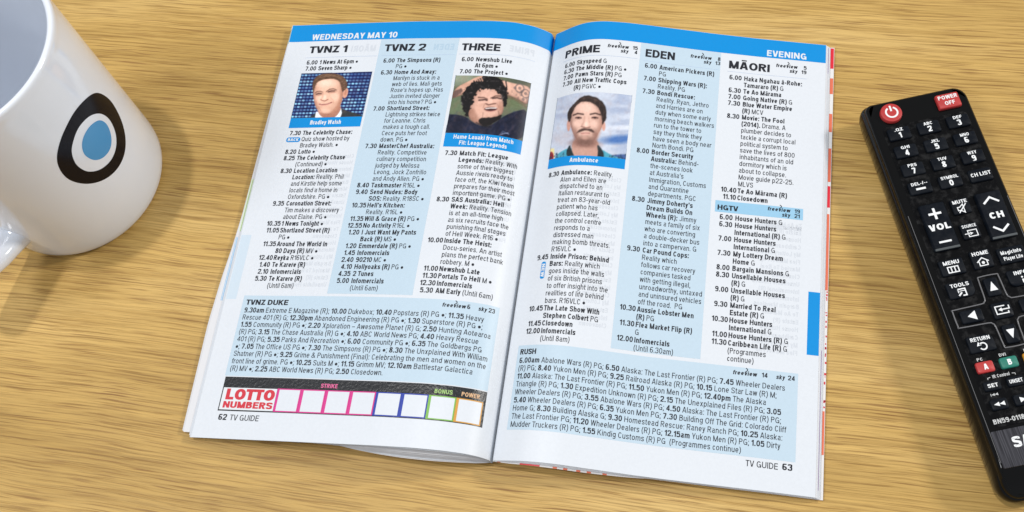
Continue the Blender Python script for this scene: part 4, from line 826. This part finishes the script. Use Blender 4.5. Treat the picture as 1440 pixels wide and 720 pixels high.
# refine long sides so the drop shows
def refine(P, k=40):
    o = []
    for i in range(len(P)):
        a, b = P[i], P[(i+1) % len(P)]; m_ = max(1, int(np.hypot(*(b-a))/3)); o += [a+(b-a)*t/m_ for t in range(m_)]
    return np.array(o)
base = refine(base)
for d, z in ((4.5, .3), (2.6, .6), (1.2, 2.2), (.35, 5), (0, 8.5), (0.1, 11.2), (.5, 12.6), (.9, 13.1), (.9, 13.7), (1.1, 14.6), (1.5, ZP-.35), (2.1, ZP)):
    P = inset(base, d); rings.append((P, z+zdrop(base)*max(0, (z-3)/13)))
casing = stackup(rings, CASE, 'casing', rem, cap=False)
# top face as a grid so the nose curves
bx0, bx1, by0, by1 = x0+2.1, x1-2.1, yb+2.1, yt-2.1
P = inset(base, 2.1); n = len(P); cc = P.mean(0); V = [(p[0], p[1], ZP+zd) for p, zd in zip(P, zdrop(base))]; F = []
# strips across: pair left and right boundary points by y
ys = np.concatenate([np.linspace(by1, -150, 30), np.linspace(-151, by0, 26)])
def half(y):
    o = []
    for i in range(n):
        a, b = P[i], P[(i+1) % n]
        if (a[1]-y)*(b[1]-y) <= 0 and a[1] != b[1]: o.append(a[0]+(b[0]-a[0])*(y-a[1])/(b[1]-a[1]))
    return (min(o), max(o)) if o else (24.4-12, 24.4+12)
V = []; F = []; nx = 9
for y in ys:
    a, b_ = half(min(max(y, by0+.02), by1-.02)); yo = y
    zz = ZP-np.clip((-154.0-(yb+(y-by0)*(yt-yb)/(by1-by0)))/11.2, 0, 1)**2*6.5*((ZP-3)/13)
    for i in range(nx): V.append((a+(b_-a)*i/(nx-1), y, zz))
F = [f[::-1] for f in grid_faces(nx, len(ys))]
mesh('front_face', V, F, CASE, rem, True)
# recessed looking key field and the thin painted glint beside it
kf = rrect(7.0, 42.2, -139.6, -11.5, 2.2, 4); stackup([(kf, ZP-.1), (inset(kf, .15), ZP+.12)], PLATE, 'key_field', rem)
ridge_glint = Ink(); ridge_glint.stroke([(4.75, -52), (4.85, -80), (4.9, -120), (5.0, -152)], .18); ridge_glint.stroke([(44.05, -52), (43.95, -80), (43.9, -120), (43.8, -152)], .18)
def on_rem(ink, name, m, z, parent=rem):
    V, T = ink.data(); V = V.copy(); V[:, 2] += z; return mesh(name, V, T, m, parent)
on_rem(ridge_glint, 'edge_glint', CHR, ZP+.04)  # flat pale strips paint the specular line along the casing edges
bp_ = rrect(5.2, 43.6, -154.2, -140.6, .4, 2); bplate = stackup([(bp_, ZP-.1), (inset(bp_, .12), ZP+.14)], bn, 'badge_plate', rem)
k = Ink(); k.text('SAMSUNG', 11.2, -147.7, 3.9, 1, HEAVY, width=26.4); on_rem(k, 'badge_lettering', WHT, ZP+.17, bplate)
k = Ink(); k.text('BN59-01180A', 7.4, -138.3, 1.75, 1, BOLD, width=14.4); on_rem(k, 'part_number', GRY, ZP+.16)
ZK = ZP+1.2
def key(xa, xb, ya, yb_, m=KEY, r=.7, rs=None, h=1.2, name='key', slope=.35):
    P = rrect(xa, xb, ya, yb_, r, 4, rs)
    return stackup([(inset(P, -.0), ZP-.1), (P, ZP+h*.55), (inset(P, slope*.45), ZP+h*.9), (inset(P, slope), ZP+h)], m, name, rem)
def label(k_, ink, m=WHT, h=1.2): return on_rem(ink, 'symbol', m, ZP+h+.025, k_)
CX = [13.0, 25.1, 37.1]; RY = [-16.3, -24.7, -33.2, -41.7]
subs = [['.QZ', 'ABC', 'DEF'], ['GHI', 'JKL', 'MNO'], ['PRS', 'TUV', 'WXY'], ['DEL-/--', 'SYMBOL', 'CH LIST']]; num = [['1', '2', '3'], ['4', '5', '6'], ['7', '8', '9'], ['-', '0', '']]
for r_i in range(4):
    for c_i in range(3):
        x, y = CX[c_i], RY[r_i]; kk = key(x-4.6, x+4.5, y-2.5, y+3.1, r=.8); ink = Ink(); s = subs[r_i][c_i]
        if s == 'CH LIST': ink.text(s, x, y-.2, 1.6, 1, BOLD, 'c', width=8.0)
        else:
            ink.text(s, x, y+1.35, 1.35, 1, BOLD, 'c', width={3: 3.7, 6: 7.0, 7: 6.6}[len(s)])
            if num[r_i][c_i] == '-': ink.stroke([(x-1.9, y-.3), (x+1.9, y-.3)], .85)
            else: ink.text(num[r_i][c_i], x, y-1.75, 2.55, 1, HEAVY, 'c')
        label(kk, ink)
# power keys
t = np.linspace(0, 2*math.pi, 40, endpoint=False); C0 = np.stack([np.cos(t), np.sin(t)], 1); pc = np.array([12.7, -6.1])
kk = stackup([(pc+C0*4.4, ZP-.1), (pc+C0*4.35, ZP+1.2), (pc+C0*4.15, ZP+1.6), (pc+C0*3.7, ZP+1.75)], KRED, 'power_key', rem)
ink = Ink(); ink.arc(12.8, -6.1, 2.3, 118, 422, .72, 0, 36); ink.stroke([(12.8, -5.6), (12.8, -3.0)], .75, .01); label(kk, ink, WHT, 1.75)
kk = key(31.7, 41.0, -9.4, -2.7, KRED, .6, None, 1.6, 'power_off_key'); ink = Ink(); ink.text('POWER', 36.4, -5.3, 1.75, 1, BOLD, 'c', width=8.0); ink.text('OFF', 36.5, -8.1, 1.75, 1, BOLD, 'c', width=4.3); label(kk, ink, WHT, 1.6)
# volume and channel rockers
for xa, nm in ((9.2, 'VOL'), (31.4, 'CH')):
    P = rrect(xa, xa+10.2, -69.6, -49.2, .8, 4); kk = stackup([(P, ZP-.1), (P, ZP+1.0), (inset(P, .5), ZP+1.7), (inset(P, 1.1), ZP+1.75)], KEY, 'rocker_key', rem)
    xm = xa+5.1; ink = Ink(); ink.text(nm, xm, -61.1, 2.7, 1, HEAVY, 'c', width=8.6 if nm == 'VOL' else 5.9)
    if nm == 'VOL': ink.stroke([(xm-2.5, -54.0), (xm+2.5, -54.0)], .95); ink.stroke([(xm, -56.4), (xm, -51.6)], .95, .01); ink.stroke([(xm-2.4, -66.2), (xm+2.4, -66.2)], .8)
    else: ink.stroke([(xm-3.0, -54.3), (xm, -51.9), (xm+3.0, -54.3)], .8); ink.stroke([(xm-3.0, -64.4), (xm, -66.8), (xm+3.0, -64.4)], .8)
    label(kk, ink, WHT, 1.76)
    g = rrect(xa+.3, xa+9.9, -69.5, -68.5, .2, 2); sl = stackup([(g, ZP+1.5), (inset(g, .1), ZP+1.82)], mat('grey_rocker_glint', (.07, .08, .085), .5), 'rocker_glint', rem)  # grey bar painting the light caught on the rocker's lower bevel
def small(xa, xb, ya, yb_, s, icon, w, cap=1.5, rs=None):
    kk = key(xa, xb, ya, yb_, r=.7, rs=rs); xm = (xa+xb)/2; ink = Ink(); ink.text(s, xm, yb_-.75-cap, cap, 1, BOLD, 'c', width=w)
    if icon: icon(ink, xm, (ya+yb_)/2-1.2)
    label(kk, ink); return kk
def ic_mute(k, x, y):
    k.stroke([(x-1.6, y-.7), (x-.7, y-.7), (x+.7, y-1.8), (x+.7, y+1.8), (x-.7, y+.7), (x-1.6, y+.7)], .38, 0, True); k.stroke([(x-1.5, y-1.7), (x+2.0, y+1.9)], .42, .01)
def ic_source(k, x, y): k.stroke([(x-1.2, y-.3), (x-1.2, y-1.3), (x+2.2, y-1.3), (x+2.2, y+1.3), (x-1.2, y+1.3), (x-1.2, y+.3)], .36); k.stroke([(x-2.6, y), (x-.3, y)], .36); k.poly([(x-.6, y-.7), (x+.7, y), (x-.6, y+.7)])
def ic_home(k, x, y):
    k.stroke([(x-2.2, y-.1), (x, y+1.6), (x+2.2, y-.1)], .42); k.stroke([(x-1.5, y+.3), (x-1.5, y-1.6), (x+1.5, y-1.6), (x+1.5, y+.3)], .38, .01); k.poly([(x+.6*math.cos(a), y-.45+.6*math.sin(a)) for a in np.linspace(0, 6.28, 10)])
def ic_menu(k, x, y):
    k.stroke([(x-2.0, y-1.1), (x+2.0, y-1.1), (x+2.0, y+1.2), (x-2.0, y+1.2)], .42, 0, True)
    for d in (-.7, .65): k.stroke([(x+d, y-1.1), (x+d, y+1.2)], .42, .01)
def ic_tools(k, x, y): k.stroke([(x-1.4, y+1.3), (x+1.4, y+1.3), (x+1.4, y-1.4), (x, y-1.4)], .5); k.stroke([(x-1.3, y+1.3), (x-1.3, y-.2)], .36); k.stroke([(x-1.5, y-1.3), (x-.1, y-.1)], .6, .01); k.stroke([(x-.9, y+.5), (x+1.2, y+.5)], .3, .01)
def ic_info(k, x, y): k.stroke([(x, y-1.2), (x, y+.3)], .6); k.poly([(x+.38*math.cos(a), y+1.1+.38*math.sin(a)) for a in np.linspace(0, 6.28, 9)])
def ic_ret(k, x, y): k.arc(x+.2, y, 1.3, 150, -150, .5, 0, 20); k.poly([(x-2.0, y+.3), (x-.2, y+.5), (x-1.2, y+1.9)])
def ic_exit(k, x, y): k.stroke([(x-1.2, y-1.2), (x+1.2, y-1.2), (x+1.2, y+1.2), (x-1.2, y+1.2)], .4); k.stroke([(x-2, y), (x+.2, y)], .4)
small(21.6, 28.8, -56.1, -49.4, 'MUTE', ic_mute, 5.8); small(21.6, 28.6, -67.0, -60.3, 'SOURCE', ic_source, 5.6, 1.3)
small(21.2, 29.0, -79.8, -72.1, 'HOME', ic_home, 6.4, 1.55); small(8.8, 18.2, -80.0, -73.4, 'MENU', ic_menu, 6.4, 1.55)
kk = key(31.3, 41.6, -80.0, -73.3); ink = Ink(); ink.text('MagicInfo', 36.4, -76.2, 1.5, 1, BOLD, 'c', width=8.0); ink.text('Player Lite', 36.5, -78.7, 1.5, 1, BOLD, 'c', width=7.4); label(kk, ink)
small(8.4, 18.6, -89.5, -82.9, 'TOOLS', ic_tools, 7.2, 1.5, (.7, .7, .7, 2.4)); small(31.6, 41.8, -89.5, -82.9, 'INFO', ic_info, 5.2, 1.5, (.7, .7, 2.4, .7))
small(8.5, 18.3, -111.6, -105.0, 'RETURN', ic_ret, 7.4, 1.5, (2.4, .7, .7, .7)); small(31.9, 41.7, -111.6, -105.0, 'EXIT', ic_exit, 5.0, 1.5, (.7, 2.4, .7, .7))
# direction pad
t_ = []
xi, xo, yu, yd, ym = 4.0, 17.3, 14.4, -14.4, 3.6
cx, cy = 25.0, -97.2
quarter = [(xo, ym-.6), (xo-.6, ym), (xi+2.4, ym+.25), (xi+.9, ym+.8), (xi+.15, ym+2.2), (xi-.15, yu-1.0), (xi-.9, yu)]
loop = []
for sx, sy, rev in ((1, 1, False), (-1, 1, True), (-1, -1, False), (1, -1, True)):
    q = [(cx+sx*a, cy+sy*b) for a, b in quarter]; loop += q[::-1] if rev else q
lp = catmull(np.array(loop+[loop[0]]), 3)[:-1]
V = []; F = []; nl = len(lp); ns = 6
for i in range(nl):
    d = lp[(i+1) % nl]-lp[i-1]; d /= max(np.hypot(*d), 1e-9); nn = np.array([-d[1], d[0]])
    for j in range(ns): a = 2*math.pi*j/ns; V.append((*(lp[i]+nn*.28*math.cos(a)), ZP+.35+.33*math.sin(a)))
for i in range(nl):
    for j in range(ns): F.append((i*ns+j, i*ns+(j+1) % ns, ((i+1) % nl)*ns+(j+1) % ns, ((i+1) % nl)*ns+j))
mesh('pad_rim', V, F, CHR, rem, True)
for xa, xb, ya, yb_, tri in ((22.4, 27.6, -91.4, -84.0, [(23.6, -89.3), (26.6, -89.3), (25.1, -85.6)]), (22.4, 27.6, -110.6, -103.2, [(23.6, -105.2), (25.1, -108.8), (26.6, -105.2)]),
                            (9.6, 18.0, -99.9, -94.7, [(15.3, -99.1), (15.3, -95.4), (12.1, -97.3)]), (32.0, 40.4, -99.9, -94.7, [(34.7, -99.1), (37.9, -97.3), (34.7, -95.4)])):
    kk = key(xa, xb, ya, yb_, r=.8, name='arrow_key'); ink = Ink(); ink.poly(tri); label(kk, ink)
kk = key(21.4, 28.9, -100.6, -94.1, r=.9, name='enter_key'); ink = Ink(); x, y = 25.2, -97.3
ink.stroke([(x+1.2, y+1.5), (x-2.4, y+1.5), (x-2.4, y-1.5), (x+2.0, y-1.5), (x+2.0, y-.7)], .42); ink.stroke([(x+2.6, y+1.4), (x+2.6, y+.1), (x-.4, y+.1)], .42, .01); ink.poly([(x-1.5, y+.1), (x-.1, y+.9), (x-.1, y-.7)]); label(kk, ink)
for xa, m, s in ((8.4, KRED, 'A'), (17.2, KGRN, 'B'), (26.0, KYEL, 'C'), (34.8, KBLU, 'D')):
    kk = key(xa, xa+6.5, -119.4, -115.1, m, .8, None, 1.2, 'colour_key'); ink = Ink(); ink.text(s, xa+3.4, -118.3, 2.2, 1, HEAVY, 'c'); label(kk, ink)
k = Ink(); k.text('PC', 11.0, -114.5, 1.15, 1, BOLD, 'c', width=2.4); k.text('DVI', 19.4, -114.4, 1.15, 1, BOLD, 'c', width=2.7); k.text('HDMI', 29, -114.4, 1.15, 1, BOLD, 'c', width=3.6)
k.text('IR Control', 16.2, -121.8, 1.25, 1, BOLD, 'c', width=6.4); k.stroke([(11.2, -122.0), (11.2, -121.4), (12.3, -121.2)], .22); k.stroke([(20.2, -121.2), (21.3, -121.4), (21.3, -122.0)], .22)
k.poly([(11.6, -128.2), (11.6, -127.2), (10.4, -127.7)]); k.poly([(12.8, -128.2), (12.8, -127.2), (11.6, -127.7)]); k.stroke([(10.2, -128.2), (10.2, -127.2)], .22); k.stroke([(33, -128.2), (33, -127.2)], .22)
on_rem(k, 'printed_legend', GRY, ZP+.16)
for xa, s, w in ((8.5, 'SET', 3.9), (17.0, 'UNSET', 4.9), (25.8, 'LOCK', 4.4), (34.6, '', 0)):
    kk = key(xa, xa+6.3, -126.4, -122.7, r=.8)
    if s: ink = Ink(); ink.text(s, xa+3.2, -125.2, 1.4, 1, BOLD, 'c', width=w); label(kk, ink)
for i, xa in enumerate((8.5, 17.0, 25.8, 34.6)):
    kk = key(xa, xa+6.3, -133.7, -129.5, r=.8); ink = Ink(); x, y = xa+3.1, -131.6
    if i == 0: ink.poly([(x, y-.8), (x, y+.8), (x-2, y)]); ink.poly([(x+2, y-.8), (x+2, y+.8), (x, y)])
    elif i == 1: ink.poly([(x-1, y-1), (x+1.2, y), (x-1, y+1)])
    elif i == 2: ink.stroke([(x-.6, y-.9), (x-.6, y+.9)], .5); ink.stroke([(x+.6, y-.9), (x+.6, y+.9)], .5)
    else: ink.poly([(x-2, y-.8), (x, y), (x-2, y+.8)]); ink.poly([(x, y-.8), (x+2, y), (x, y+.8)])
    label(kk, ink)
print('objects', len(bpy.data.objects), 'tris', sum(len(o.data.polygons) for o in bpy.data.objects if o.type == 'MESH'))
